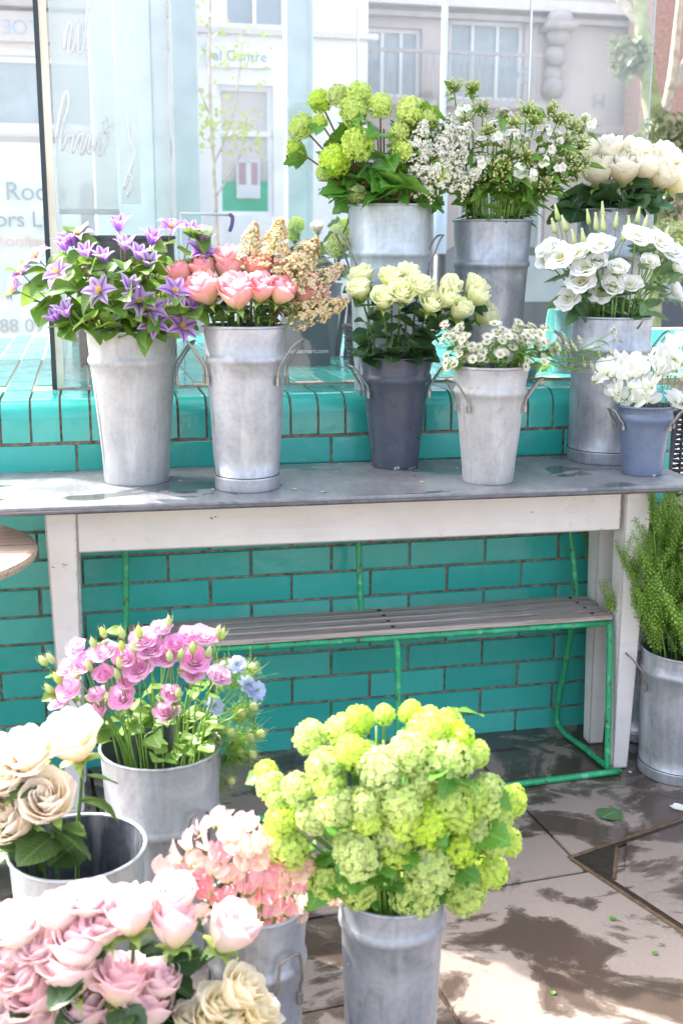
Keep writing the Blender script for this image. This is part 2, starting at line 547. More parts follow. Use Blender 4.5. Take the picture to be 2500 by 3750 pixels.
M = dict(
    glaze=glaze_mat(), mortar=mortar_mat(), grout=mortar_mat('pale_grout', ('#8d8274', '#b8aa98', '#d6cbbb')),
    zinc=zinc_mat('galvanised_zinc', '#8f9399', '#b8bcc2'),
    zinc_pale=zinc_mat('pale_zinc', '#949698', '#b4b6b7', .5, .3, .3),
    zinc_dull=zinc_mat('dull_zinc', '#838992', '#b0b6bf', .4, .6, .15),
    zinc_blue=zinc_mat('blue_zinc', '#98a2a8', '#bcc6cb', .45, .4, .15),
    zinc_stained=zinc_mat('stained_zinc', '#7d838c', '#a9afb8', .42, .5, 1.1),
    zinc_stained_pale=zinc_mat('stained_pale_zinc', '#98999a', '#b9babb', .5, .3, .9),
    edge_zinc=plain('dark_zinc_edge', '#5d5c5f', .45, .3, .3, 30),
    slate=enamel_mat('slate_blue_enamel', '#444b58', '#525a69'),
    sky_enamel=enamel_mat('grey_blue_enamel', '#5c6a80', '#6d7b92'),
    wire=plain('steel_wire', '#96938f', .35, .8),
    white_wood=white_wood_mat(), zinc_top=zinc_top_mat(), green=green_metal_mat(),
    wood=grey_wood_mat(), round_wood=grey_wood_mat('round_table_wood', '#8a6a55', '#cdb29c'),
    slab=slab_mat(), joint=plain('joint_dirt', '#4a3c32', .95, 0, .35, 40),
    glass=glass_mat(), post=plain('cream_sealant', '#d9d2bf', .6), dark_edge=plain('dark_glass_edge', '#27343a', .3),
    rust=plain('rusty_iron', '#584632', .8, .1, .45, 60), iron=plain('dark_iron', '#3a332d', .4, .5, .3, 60),
    grey=plain('grey_paint', '#b5bcc0', .5), pale=plain('pale_panel', '#dfe3e6', .5),
    bag=plain('charcoal_card', '#4a5560', .55), bag_pale=plain('grey_card', '#9aa4a8', .55), ink=plain('white_ink', '#f2f2f0', .5),
    black=plain('black_plastic', '#23262b', .4), dark_text=plain('dark_lettering', '#8b989f', .5), red_text=plain('red_lettering', '#dab7b0', .5),
    blue_text=plain('blue_lettering', '#93a6bb', .5),
    purple=plain('purple_tape', '#5a1e88', .5), neon=plain('unlit_neon_tube', '#f4f8f8', .15),
    teal=plain('teal_glaze', '#4d7f86', .2, 0, .35, 30), mint=plain('mint_gap_colour', '#7fe6d2', .4), lemon=plain('lemon_peel', '#e8d63a', .5),
    road=plain('asphalt', '#74797f', .85, 0, .15, 3), ground=plain('ground_paving', '#9b9087', .85, 0, .15, 2),
    van=plain('white_van_paint', '#c6d5d6', .25), tyre=plain('tyre_rubber', '#1d1d1e', .8), winglass=plain('dark_window', '#9aa6ac', .12),
    stone=plain('pale_stone', '#bcb2ac', .8, 0, .08, 2), stone2=plain('grey_stone', '#a79f9b', .8), cream_wall=plain('cream_render', '#d2cdc8', .8, 0, .06),
    white_wall=plain('white_render', '#eef0f2', .7, 0, .05), door_green=plain('green_panel', '#1fae86', .4), brick_red=plain('red_brick', '#ab8a7e', .85, 0, .2, 20),
    poster=plain('poster_paper', '#d7dde2', .6), poster_ink=plain('poster_print', '#b08f9a', .6), pole=plain('pale_blue_paint', '#bcd5e8', .4),
    car=plain('dark_car_paint', '#3a4754', .2), tail=plain('tail_light', '#d02a38', .25), chrome=plain('chrome', '#cfd3d6', .15, .9),
    bark=plain('tree_bark', '#b0a596', .9, 0, .35, 12), moss=plain('mossy_bark', '#8d966a', .9, 0, .3, 12),
    wicker=plain('black_wicker', '#25222c', .4, 0, .3, 60), cane=plain('cream_cane', '#d9cdb4', .5, 0, .15, 40),
)
acr = Mat('clear_acrylic', .05)
acr.b.inputs['Base Color'].default_value = lin('#eef6f6')
acr.b.inputs['Alpha'].default_value = .45
M['acrylic'] = acr.m

# ------------------------------------------------------------------ ground
g = structure(MB().add([(-40, -30, -.06), (60, -30, -.06), (60, 60, -.06), (-40, 60, -.06)], [(0, 1, 2, 3)]).build('ground', M['ground']))
g = structure(MB().add([(-40, 3.2, -.05), (60, 3.2, -.05), (60, 8.6, -.05), (-40, 8.6, -.05)], [(0, 1, 2, 3)]).build('road', M['road']))
pave = structure(MB().box(-3, 4, -4.2, 3.1, -.05, -.012).build('pavement', M['joint']))
_rot = Matrix.Translation((.43, -.75, 0)) @ Matrix.Rotation(R(4.5), 4, 'Z') @ Matrix.Translation((-.43, .75, 0))
def slab(x0, x1, y0, y1):
    w, d = (x1-x0)-.009, (y1-y0)-.009
    o = MB().box(-w/2, w/2, -d/2, d/2, -.04, 0, b=.003).build('paving_slab', M['slab'], pave, False)
    o.matrix_basis = _rot @ Matrix.Translation(((x0+x1)/2, (y0+y1)/2, random.uniform(-.0015, .0015))) @ Matrix.Rotation(random.uniform(-.002, .002), 4, 'X')
rows = [(-.80, .12, [-2.6, -1.5, -.62, .43, 1.32, 2.3, 3.4]), (-1.95, -1.56, [-2.4, -1.3, -.7, .15, 1.0, 1.7, 2.7]), (-2.9, -1.95, [-2.2, -1.1, -.2, .8, 1.9, 2.9]), (-3.9, -2.9, [-2.4, -1.4, -.3, .5, 1.6, 2.6]), (.12, .9, [-2.6, -1.9]), (.12, .9, [1.0, 1.75, 2.6, 3.4])]
for y0, y1, xs in rows:
    for a, b in zip(xs, xs[1:]):
        slab(a, b, y0, y1)
for a, b, c, d in [(-2.5, -1.4, -1.56, -.80), (-1.4, -.75, -1.56, -.80), (-.75, -.06, -1.10, -.80), (-.75, -.06, -1.56, -1.10), (-.06, .9, -1.56, -.80), (.9, 1.7, -1.56, -.80), (1.7, 2.6, -1.56, -.80)]:
    slab(a, b, c, d)

# inspection cover let into the flags, turned off the grid
cov = thing('inspection_cover', 'rusty edged inspection cover frame set askew in the wet flagstones', 'cover', (.415, -.735, 0), R(18))
MB().box(0, .62, -.008, .003, -.01, .003).build('frame_bar', M['rust'], cov, False)
MB().box(-.004, .008, -.60, -.008, -.01, .0029).build('frame_bar', M['rust'], cov, False)
MB().box(.01, .62, -.022, -.012, -.01, .0030).build('gap', M['iron'], cov, False)
MB().box(.01, .020, -.60, -.022, -.01, .0031).build('gap', M['iron'], cov, False)
MB().add([(.02, -.022, .0035), (.125, -.022, .0035), (.02, -.125, .0035), (.02, -.022, -.01), (.125, -.022, -.01), (.02, -.125, -.01)], [(0, 2, 1), (0, 1, 4, 3), (1, 2, 5, 4), (2, 0, 3, 5)]).build('corner_hole_dark', M['iron'], cov, False)  # triangular hole: its darkness is given by this plate's dark colour
MB().tube([(.128, -.026, .003), (.024, -.128, .003)], .005, 6).build('corner_bar', M['rust'], cov)
MB().add([(.165, -.022, .004), (.62, -.022, .004), (.62, -.60, .004), (.02, -.60, .004), (.02, -.165, .004)], [(0, 4, 3, 2, 1)]).build('cover_slab', M['slab'], cov, False)

# ------------------------------------------------------------------ glazed brick wall with window ledge
WX0, WX1, LEDGE = -2.02, 1.01, 1.018
wall = tag(MB().box(WX0, WX1, .006, .20, -.05, .955).build('glazed_brick_wall', M['mortar'], None, False), 'turquoise glazed brick wall with rounded coping under the shop window', 'wall')
J = .0065
def brick_mesh(w, hgt, d=.03):
    return MB().box(-w/2, w/2, 0, d, -hgt/2, hgt/2, b=.0022).mesh('brick', M['glaze'], False)
cache = {}
HB = .07679
for r in range(-4, 8):
    zt, zb = .5978-HB*r, .5978-HB*(r+1)
    if r == 7: zb = -.02
    off = 0 if r % 2 == 0 else .1125
    k = -10
    while k < 6:
        a, b = k*.225+off, (k+1)*.225+off
        a, b = max(a, WX0), min(b, WX1)
        k += 1
        if b-a < .03: continue
        key = (round(b-a, 4), round(zt-zb, 4))
        if key not in cache: cache[key] = brick_mesh(b-a-J, zt-zb-J)
        inst(cache[key], 'brick', wall, Matrix.Translation(((a+b)/2+random.uniform(-.0008, .0008), random.uniform(-.0012, .0012), (zt+zb)/2)))
    # return face at the wall's right end
    me = cache.setdefault(('ret', round(zt-zb, 4)), brick_mesh(.19-J, zt-zb-J))
    inst(me, 'brick', wall, Matrix.Translation((WX1+.004, .115, (zt+zb)/2)) @ Matrix.Rotation(R(90), 4, 'Z'))
# bullnose coping bricks
def bullnose(w):
    rr = .05
    z0 = LEDGE-rr
    arc = [(rr-rr*math.cos(R(a)), z0+rr*math.sin(R(a))) for a in range(0, 91, 9)]
    mb = MB()
    def strip(prof):
        n = len(prof)
        mb.add([(x, y, z) for x in (-w/2, w/2) for (y, z) in prof], [(i, i+1, n+i+1, n+i) for i in range(n-1)])
    strip([(.10, .905+J), (0, .905+J)])
    strip([(0, .905+J), (0, .93)]+arc+[(.14, LEDGE), (.232, LEDGE)])
    strip([(.232, LEDGE), (.232, .93)])
    prof = [(.10, .905+J), (0, .905+J)]+arc+[(.232, LEDGE), (.232, .93)]
    n = len(prof)
    for x in (-w/2, w/2):
        mb.add([(x, y, z) for y, z in prof], [tuple(range(n))])
    return mb.mesh('coping_brick', M['glaze'], True)
bm_ = bullnose(.075-J)
rr_ = .046
cp = [(.008, .95), (.008, .965)]+[(.008+rr_-rr_*math.cos(R(a)), .965+rr_*math.sin(R(a))) for a in range(10, 91, 10)]+[(.235, 1.011), (.235, .95)]
n_ = len(cp)
MB().add([(x_, y_, z_) for x_ in (WX0, WX1) for y_, z_ in cp], [(i, i+1, n_+i+1, n_+i) for i in range(n_-1)]+[tuple(range(n_)), tuple(range(n_, 2*n_))[::-1]]).build('coping_mortar', M['mortar'], wall, True)
k = 0
x = -.1125-.075*25
while x < WX1-.02:
    inst(bm_, 'coping_brick', wall, Matrix.Translation((x+.0375, random.uniform(-.0008, .0008), random.uniform(-.0006, .0006))))
    x += .075
# tiled deck behind the glass
deck = tag(MB().box(WX0, 2.6, .24, 2.42, .90, LEDGE-.003).build('window_deck', M['grout'], None, False), 'turquoise tiled deck running back inside the shop window', 'deck')
tm = MB().box(-.0345, .0345, -.109, .109, -.012, 0, b=.0015).mesh('deck_tile', M['glaze'], False)
cnt = 0
x = -.1125-.075*14
col_i = 0
while x < 1.6:
    y = .24-(.1125 if col_i % 2 else 0)
    while y < 2.4:
        if y > .13 and cnt < 298 and y+.225 < 2.43:
            inst(tm, 'deck_tile', deck, Matrix.Translation((x+.0375, y+.1125+.005, LEDGE+random.uniform(-.0005, .0005))))
            cnt += 1
        y += .225
    x += .075; col_i += 1
rest = MB()
x = 1.6125
while x < 2.58:
    for j in range(9):
        rest.box(x+.003, x+.072, .26+j*.225, .48+j*.225, LEDGE-.01, LEDGE)
    x += .075
rest.build('deck_tiling', M['glaze'], deck, False)['kind'] = 'stuff'

# ------------------------------------------------------------------ shop window
GY = .245
win = thing('shop_window', 'frameless plate glass shop window standing on the turquoise ledge', 'window', (0, GY, LEDGE))
for a, b in ((-.70, .12), (.126, .62), (.626, 1.0)):
    MB().box(a, b, -.005, .005, .004, 2.2).build('glass_pane', M['glass'], win, False)
MB().box(-.725, 1.0, -.007, .007, -.002, .004).build('base_seal', M['grout'], win, False)
MB().box(-.722, -.702, -.006, .016, .004, 2.2).build('corner_seal', M['post'], win, False)
MB().box(-.735, -.7225, -.008, .014, 0, 2.2).build('glass_edge', M['dark_edge'], win, False)
MB().box(-2.0, -.737, .95, .96, .004, 2.2).build('glass_pane', M['glass'], win, False)
MB().box(-.7195, -.7105, .0165, 2.1, .004, 2.2).build('side_pane', M['glass'], win, False)
for xx in (.121, .621): MB().box(xx, xx+.004, -.0055, .0055, .004, 2.2).build('joint_strip', M['pale'], win, False)

# ------------------------------------------------------------------ console table
T = .835
tb = thing('console_table', 'long white painted console table with a grey zinc top holding the flower buckets', 'table', (0, -.235, 0), R(-1.8))
def rounded_top(x0, x1, y0, y1, z0, z1, rl, rr):
    pts = []
    for cx, cy, a0, r in ((x0+rl, y0+rl, 180, rl), (x1-rr, y0+rr, 270, rr), (x1-rr, y1-rr, 0, rr), (x0+.02, y1-.02, 90, .02)):
        pts += [(cx+r*math.cos(R(a0+t)), cy+r*math.sin(R(a0+t))) for t in range(0, 91, 15)]
    n = len(pts)
    c = (sum(p[0] for p in pts)/n, sum(p[1] for p in pts)/n)
    mb = MB()
    rings = [(z0, .004), (z0+.003, 0), (z1-.004, 0), (z1-.001, .002), (z1, .006)]
    v = []
    for z, ins in rings:
        for p in pts:
            d = Vector((c[0]-p[0], c[1]-p[1])).normalized()*ins
            v.append((p[0]+d.x, p[1]+d.y, z))
    f = []
    for i in range(len(rings)-1):
        for j in range(n):
            f.append((i*n+j, i*n+(j+1) % n, (i+1)*n+(j+1) % n, (i+1)*n+j))
    f.append(tuple(range(n))[::-1]); f.append(tuple((len(rings)-1)*n+j for j in range(n)))
    return mb.add(v, f)
rounded_top(-.96, .853, -.23, .212, T-.016, T, .10, .012).build('table_top', M['zinc_top'], tb, False)
MB().tube([(-.86-.1015*math.cos(R(a)), -.13-.1015*math.sin(R(a)), T-.0125) for a in range(0, 91, 15)]+[(.845, -.2315, T-.0125), (.8535, -.224, T-.0125), (.8545, .20, T-.0125)], .0052, 8).build('edge_roll', M['edge_zinc'], tb)
for sx, lx in ((-1, -.717), (1, .752)):
    for ly in (-.032, .135):
        mb = MB().box(-.0375, .0375, -.0375, .0375, 0, T-.017, b=.0025)
        taper = lambda z: 1-.42*max(0, (.68-z)/.68)
        mb.v = [(x*taper(z), y*taper(z), z) for x, y, z in mb.v]
        mb.build('leg', M['white_wood'], tb, False, Matrix.Translation((lx, ly, 0)))
MB().box(-.68, .705, -.066, -.044, .684, T-.017, b=.002).build('apron', M['white_wood'], tb, False)
MB().box(-.68, .705, .14, .16, .684, T-.017, b=.002).build('apron', M['white_wood'], tb, False)
for lx in (-.728, .731): MB().box(lx, lx+.02, .0065, .097, .684, T-.017, b=.002).build('apron', M['white_wood'], tb, False)

# ------------------------------------------------------------------ green folding bench under the table
bn = thing('slatted_bench', 'green tube framed bench with weathered wooden slats under the table', 'bench', (0, 0, 0))
SY = [-.295, -.247, -.199, -.151]
for i, y in enumerate(SY):
    o = MB().box(-.64, .64, 0, .042, -.007, .007, b=.002).build('slat', M['wood'], bn, False)
    o.matrix_basis = Matrix.Translation((.072+random.uniform(-.004, .004), y, .436+random.uniform(-.0015, .0015))) @ Matrix.Rotation(R(.6*(i-1.5)*.2), 4, 'Z')
    for xx in (-.52, .105, .66):
        MB().lathe([(0, .0025), (.005, .0022), (.006, 0)], 10).build('bolt', M['iron'], bn, True, Matrix.Translation((xx, y+.021, .4428)))
def gt(name, path, r=.0085):
    return MB().tube(smooth_path(path, 5), r, 10).build(name, M['green'], bn)
gt('front_rail', [(-.58, -.288, .419), (0, -.290, .419), (.705, -.293, .419)], .008)
gt('back_rail', [(-.57, -.118, .419), (.69, -.11, .419)], .008)
for xx in (-.565, .07, .695):
    gt('seat_bearer', [(xx, -.285, .4205), (xx, -.112, .4205)], .007)
gt('leg', [(.700, -.293, .42), (.704, -.298, .38), (.703, -.315, .2), (.700, -.337, .012)])
gt('leg', [(.105, -.291, .415), (.113, -.296, .38), (.112, -.31, .2), (.108, -.335, .012)])
gt('leg', [(-.58, -.288, .42), (-.585, -.296, .38), (-.585, -.31, .2), (-.58, -.335, .012)])
gt('floor_bar', [(.735, -.345, .009), (.4, -.365, .009), (-.3, -.41, .009), (-.62, -.43, .009)], .009)
for xx, s in ((.69, 1), (-.57, -1)):
    gt('side_bar', [(xx+.022, -.335, .009), (xx+.012, -.2, .009), (xx-.005, -.07, .012), (xx-.012, -.035, .05), (xx-.006, -.06, .2), (xx, -.105, .42)])
    e = .028 if s > 0 else -.008
    gt('back_upright', [(xx, -.112, .42), (xx-e*.5, -.10, .55), (xx-e*.95, -.085, .66), (xx-e, -.08, .68)])
gt('back_upright', [(.06, -.112, .42), (.056, -.10, .55), (.054, -.085, .68)])
gt('top_rail', [(-.60, -.08, .682), (.055, -.082, .684), (.656, -.08, .682)], .008)

# ------------------------------------------------------------------ round table, wicker chair
rt = thing('round_table', 'worn round wooden cafe table beside the white console table leg', 'table', (-1.105, -.42, 0))
rtop = MB().lathe([(0, .745), (.325, .745), (.334, .741), (.337, .733), (.334, .722), (0, .718)], 48).build('table_top', M['round_wood'], rt, False)
for k in range(3):
    a = R(90+120*k)
    MB().tube([(.05*math.cos(a), .05*math.sin(a), .72), (.06*math.cos(a), .06*math.sin(a), .4), (.24*math.cos(a), .24*math.sin(a), 0)], .012, 8).build('leg', M['iron'], rt)
ch = thing('wicker_chair', 'black wicker chair with cream woven bands behind the bucket of feathery greenery', 'chair', (1.245, .27, 0), R(0))
for a in (-.21, .21):
    for b in (-.2, .2):
        MB().tube([(a, b, 0), (a*.95, b*.95, .43)], .014, 8).build('leg', M['cane'], ch)
MB().box(-.23, .23, -.22, .22, .43, .46, b=.008).build('seat', M['wicker'], ch, False)
for s in (-1, 1): MB().tube([(s*.215, -.2, .45), (s*.22, -.22, .7), (s*.21, -.23, .93)], .014, 8).build('back_post', M['wicker'], ch)
wv = MB(); wc = MB()
for j in range(30):
    z = .50+j*.0145
    (wc if j in (8, 9, 11, 12, 14, 15) else wv).tube([(-.21+i*.014, -.222+.006*(1 if (i+j) % 2 else -1), z) for i in range(31)], .0062, 5)
for i in range(16): wv.tube([(-.205+i*.0273, -.222, .48), (-.205+i*.0273, -.222, .94)], .004, 5)
wv.build('woven_back', M['wicker'], ch); wc.build('cream_bands', M['cane'], ch)
MB().tube(smooth_path([(-.22, -.225, .92), (-.1, -.23, .965), (.1, -.23, .965), (.22, -.225, .92)]), .016, 8).build('top_rail', M['wicker'], ch)

# ------------------------------------------------------------------ things inside the window
def text_on(parent, body, size, mat, x, y, z, shear=0, mirror=False, name='lettering', rz=0):
    return inst(text_mesh(body, size, mat, .0015, shear, mirror), name, parent, Matrix.Translation((x, y, z)) @ Matrix.Rotation(rz, 4, 'Z'))
def card_bag(label, loc, w, d, hgt, mat, txt, rz=0, size=.02):
    t = thing('carrier_bag', label, 'bag', loc, rz)
    mb = MB()
    v = [(-w/2, -d/2, 0), (w/2, -d/2, 0), (w/2, d/2, 0), (-w/2, d/2, 0), (-w/2*1.03, -d/2, hgt), (w/2*1.03, -d/2, hgt), (w/2*1.03, d/2, hgt), (-w/2*1.03, d/2, hgt)]
    mb.add(v, [(0, 1, 5, 4), (1, 2, 6, 5), (2, 3, 7, 6), (3, 0, 4, 7), (0, 3, 2, 1)]).build('body', mat, t, False)
    for s in (-1, 1):
        MB().tube(smooth_path([(-w*.2, s*d/2, hgt-.01), (-w*.15, s*d/2, hgt+.05), (w*.15, s*d/2, hgt+.05), (w*.2, s*d/2, hgt-.01)]), .002, 5).build('handle', M['black'], t)
    text_on(t, txt, size, M['ink'], .0, -d/2-.003, hgt*.22, .35)
    return t
card_bag('charcoal carrier bag with white web address inside the glass behind pink roses', (.085, .82, LEDGE), .155, .09, .22, M['bag'], 'wildatheart.com', R(-3), .021)
card_bag('small grey carrier bag on the deck behind the clematis bucket', (-.625, 1.84, LEDGE), .12, .07, .15, M['bag_pale'], 'wildatheart.com', R(-8), .016)
bx = thing('display_case', 'black display box inside the window behind the purple clematis', 'box', (-.50, .95, LEDGE))
MB().box(-.16, .16, -.06, .10, 0, .41, b=.006).build('body', M['black'], bx, False)
MB().box(-.165, .165, -.065, .105, .41, .422, b=.003).build('lid', M['black'], bx, False)
st = thing('cafe_stool', 'dark low stool on the deck between the window bag and tall bucket', 'stool', (.33, 1.05, LEDGE))
MB().lathe([(0, .21), (.10, .21), (.105, .2), (.10, .19), (0, .188)], 24).build('seat', M['black'], st)
for k in range(4):
    a = R(45+90*k)
    MB().tube([(.07*math.cos(a), .07*math.sin(a), .19), (.10*math.cos(a), .10*math.sin(a), 0)], .010, 6).build('leg', M['black'], st)
bs = thing('wicker_basket', 'dark wicker basket inside the glass beside the tall viburnum bucket', 'basket', (.285, .78, LEDGE))
mb = MB()
for j in range(11):
    rr = .055+.002*j
    mb.tube([(rr*math.cos(R(15*i))*(1+.03*(1 if (i+j) % 2 else -1)), rr*math.sin(R(15*i))*(1+.03*(1 if (i+j) % 2 else -1)), .006+.0125*j) for i in range(25)], .0066, 5)
mb.build('woven_side', M['wicker'], bs)
MB().lathe([(0, .002), (.055, .002)], 16).build('base', M['wicker'], bs)
vs = tag(MB().lathe([(0, 0), (.033, 0), (.034, .006), (.028, .012), (.036, .035), (.046, .065), (.046, .085), (.037, .115), (.030, .14), (.030, .175), (.036, .195), (.038, .2), (.034, .198), (.027, .17), (.027, .14), (0, .10)], 28).build('vase', M['teal']), 'teal glazed vase with pale flecks on the deck inside the window', 'vase')
vs.location = (.842, .42, LEDGE)
pd = tag(MB().grid(8, 10, lambda s, t: (s*.020*math.sin(math.pi*(.08+.86*t))**.6, .006*(1-s*s), t*.15)).add([(0, 0, 0)], []).build('mint_gap_shape', M['mint']), 'bright mint spoon shape standing in for the turquoise gap beside the teal vase', 'shape')  # solid shape put where turquoise shows through a gap
pd.location = (.835, .50, LEDGE+.055)
pd.modifiers.new('thickness', 'SOLIDIFY').thickness = .006
pdh = MB().tube([(0, .003, .004), (.002, .01, -.054)], .005, 6).build('handle', M['mint'], pd)
bw = tag(MB().lathe([(0, 0), (.018, 0), (.02, .004), (.038, .03), (.044, .045), (.042, .046), (.036, .03), (0, .008)], 24).build('bowl', M['teal']), 'small grey teal bowl on the deck beside the vase', 'bowl')
bw.location = (.690, .325, LEDGE)
lm = tag(MB().lathe([(0, -.024), (.006, -.022), (.014, -.012), (.017, 0), (.014, .012), (.006, .022), (0, .025)], 16).build('lemon', M['lemon']), 'yellow lemon lying beside the teal vase', 'lemon')
lm.matrix_basis = Matrix.Translation((.800, .475, LEDGE+.017)) @ Matrix.Rotation(R(90), 4, 'Y')
# tape reel arm
ta = thing('tape_hook', 'purple tape hanging from a thin metal arm inside the window', 'hook', (-.24, .60, 1.50))
MB().tube([(-.10, .02, .004), (.045, 0, 0)], .0045, 6).build('arm', M['pale'], ta)
MB().tube([(-.10, .02, .004), (-.10, .02, -.482)], .003, 6).build('stand', M['pale'], ta)
MB().tube(smooth_path([(.045, 0, .002), (.056, 0, -.006), (.054, 0, -.03), (.046, 0, -.05)]), [.004]+[.006]*11+[.004], 6).build('tape', M['purple'], ta)

# hanging acrylic sign with unlit neon script
ns = thing('neon_sign', 'clear acrylic panel with white unlit neon handwriting hanging in the window', 'sign', (0, .31, 0))
MB().box(-.697, -.535, .012, .018, 1.505, 3.0, b=.001).build('panel', M['acrylic'], ns, False)
MB().box(-.697, -.532, .008, .024, 1.49, 1.505, b=.002).build('panel_edge', M['pale'], ns, False)
def neon(pts, r=.0042):
    MB().tube(smooth_path([(x, 0, z) for x, z in pts], 5), r, 8).build('neon_tube', M['neon'], ns)
def nz(lst, x0, z0, s):
    return [(x0+a*s, z0-b*s) for a, b in lst]
neon(nz([(0, 118), (12, 60), (28, 5), (36, 0), (34, 40), (12, 110), (14, 150), (26, 118), (45, 112), (40, 150), (44, 152), (60, 112), (72, 110), (62, 150), (66, 158), (82, 118), (92, 112), (82, 150), (94, 152), (108, 120), (118, 108), (110, 152), (120, 158), (140, 110), (146, 70), (136, 62), (122, 80), (130, 100), (150, 84)], -.692, 1.805, .00098), .0046)
neon(nz([(0, 60), (6, 20), (16, 0), (18, 6), (8, 60), (18, 62), (30, 20), (36, 2), (30, 60), (40, 62), (52, 0), (60, -60), (66, -110), (58, -120), (50, -98), (60, -92), (78, -100)], -.66, 1.985, .00115), .0046)
neon(nz([(0, 0), (10, -16), (20, -10), (14, 8), (2, 10), (-4, 4), (20, 6)], -.60, 2.07, .0012), .0046)
ns2 = thing('acrylic_strip', 'narrow clear acrylic strip with neon loops beside the hanging neon sign', 'sign', (0, .36, 0))
MB().box(-.525, -.470, .012, .018, 1.52, 3.0, b=.001).build('panel', M['acrylic'], ns2, False)
MB().tube(smooth_path([(-.50, 0, 1.76), (-.495, 0, 1.70), (-.485, 0, 1.66), (-.495, 0, 1.62), (-.515, 0, 1.56), (-.505, 0, 1.60), (-.49, 0, 1.58), (-.51, 0, 1.54)], 5), .004, 8).build('neon_tube', M['neon'], ns2)

# posts and partition inside
def column(label, x0, x1, y, mat, dep=.10, z0=-.05, z1=3.6, seam=None):
    t = thing('column', label, 'column', ((x0+x1)/2, y, z0))
    w = (x1-x0)/2
    MB().box(-w, w, 0, dep, 0, z1-z0, b=.006).build('shaft', mat, t, False)
    MB().box(-w-.012, w+.012, -.012, dep+.012, 0, 1.10, b=.004).build('plinth', mat, t, False)
    if seam: MB().box(-w+seam, -w+seam+.006, -.003, 0, 1.2, z1-z0-.01).build('cover_strip', M['grey'], t, False)
    return t
column('wide pale grey boxed column behind the neon sign', -.56, -.21, 2.6, M['pale'], .25, seam=.27)
column('slim grey steel column left of the green shop panel', -.205, -.085, 2.5, M['grey'], .10)
column('grey steel column right of the green shop panel', .33, .455, 2.55, M['grey'], .10, seam=.10)

# ------------------------------------------------------------------ street beyond, with window reflections built as solid things
def facade(parent, x0, x1, z0, z1, y, dep, holes, mat, name='wall'):
    xs = sorted({x0, x1, *[h[0] for h in holes], *[h[1] for h in holes]})
    zs = sorted({z0, z1, *[h[2] for h in holes], *[h[3] for h in holes]})
    mb = MB()
    for a, b in zip(xs, xs[1:]):
        for c, d in zip(zs, zs[1:]):
            if any(h[0] <= a and b <= h[1] and h[2] <= c and d <= h[3] for h in holes): continue
            mb.add([(a, y, c), (b, y, c), (b, y, d), (a, y, d)], [(0, 1, 2, 3)])
    for a, b, c, d in [h[:4] for h in holes]:
        mb.add([(a, y, c), (b, y, c), (b, y, d), (a, y, d), (a, y+.25, c), (b, y+.25, c), (b, y+.25, d), (a, y+.25, d)], [(0, 4, 5, 1), (1, 5, 6, 2), (2, 6, 7, 3), (3, 7, 4, 0)])
    mb.add([(x0, y, z0), (x0, y+dep, z0), (x0, y+dep, z1), (x0, y, z1), (x1, y, z0), (x1, y+dep, z0), (x1, y+dep, z1), (x1, y, z1)], [(0, 1, 2, 3), (4, 7, 6, 5), (3, 2, 6, 7), (1, 5, 6, 2)])
    return mb.build(name, mat, parent, False)
def window(parent, h, y, pane=None, frame=None, bars=1):
    a, b, c, d = h[:4]
    o = MB().box(a, b, y+.16, y+.18, c, d).build('window_pane', pane or M['winglass'], parent, False)
    mb = MB()
    t = .05
    for q in ((a, a+t, c, d), (b-t, b, c, d), (a+t, b-t, c, c+t), (a+t, b-t, d-t, d)):
        mb.box(q[0], q[1], y+.11, y+.157, q[2], q[3])
    for i in range(bars):
        xm = a+(b-a)*(i+1)/(bars+1)
        mb.box(xm-.02, xm+.02, y+.118, y+.157, c+t, d-t)
    mb.build('frame', frame or M['white_wall'], o, False)

# left: grey shop; its reversed fascia lettering is a reflection built solid
bl = thing('shop_building', 'grey fronted shop with reflected blue fascia letters and dark window beyond the van', 'building', (0, 0, 0))
hs = [(-3.0, -1.62, 2.55, 3.22), (-1.52, -.2, 2.55, 3.22), (-3.0, -1.62, .2, 2.2), (-1.52, -.2, .2, 2.2)]
facade(bl, -4.5, .45, -.05, 5.2, 9.3, 4, hs, M['cream_wall'])
for h in hs: window(bl, h, 9.3)
MB().box(-4.5, .40, 9.18, 9.297, 3.33, 3.60).build('fascia', M['stone'], bl, False)
MB().box(-4.5, .42, 9.12, 9.297, 3.64, 3.74).build('cornice', M['stone2'], bl, False)
MB().box(-4.5, .42, 9.2, 9.297, 2.34, 2.46).build('string_course', M['stone2'], bl, False)
text_on(bl, 'HTOE', .185, M['blue_text'], -1.02, 9.174, 3.45, 0, True)

# middle: white centre with green panel
bc = thing('white_building', 'white rendered building with Centre sign and green window panel', 'building', (0, 0, 0))
hs = [(.91, 1.53, 1.76, 3.15), (-.1, .5, 1.2, 3.1), (2.0, 2.7, 1.2, 3.1), (.0, .7, 3.75, 4.6), (1.0, 1.7, 3.75, 4.6)]
facade(bc, .50, 2.6, -.05, 5.4, 10.3, 4, hs[:1]+hs[4:], M['white_wall'])
window(bc, hs[0], 10.3, M['cream_wall'], bars=0); window(bc, hs[4], 10.3)
MB().box(.915, 1.525, 10.42, 10.45, 1.765, 2.14).build('green_panel', M['door_green'], bc, False)
MB().box(.915, 1.525, 10.40, 10.44, 2.62, 2.68).build('transom', M['white_wall'], bc, False)
po = MB().box(1.12, 1.39, 10.395, 10.405, 1.95, 2.38).build('poster', M['poster'], bc, False)
for a, b, c, d in ((1.15, 1.23, 2.10, 2.34), (1.29, 1.36, 2.10, 2.34)): MB().box(a, b, 10.388, 10.394, c, d).build('print', M['poster_ink'], po, False)
sb = MB().box(.80, 1.52, 10.22, 10.297, 3.32, 3.56).build('sign_board', M['white_wall'], bc, False)
text_on(sb, 'al Centre', .155, M['dark_text'], 1.16, 10.214, 3.43)
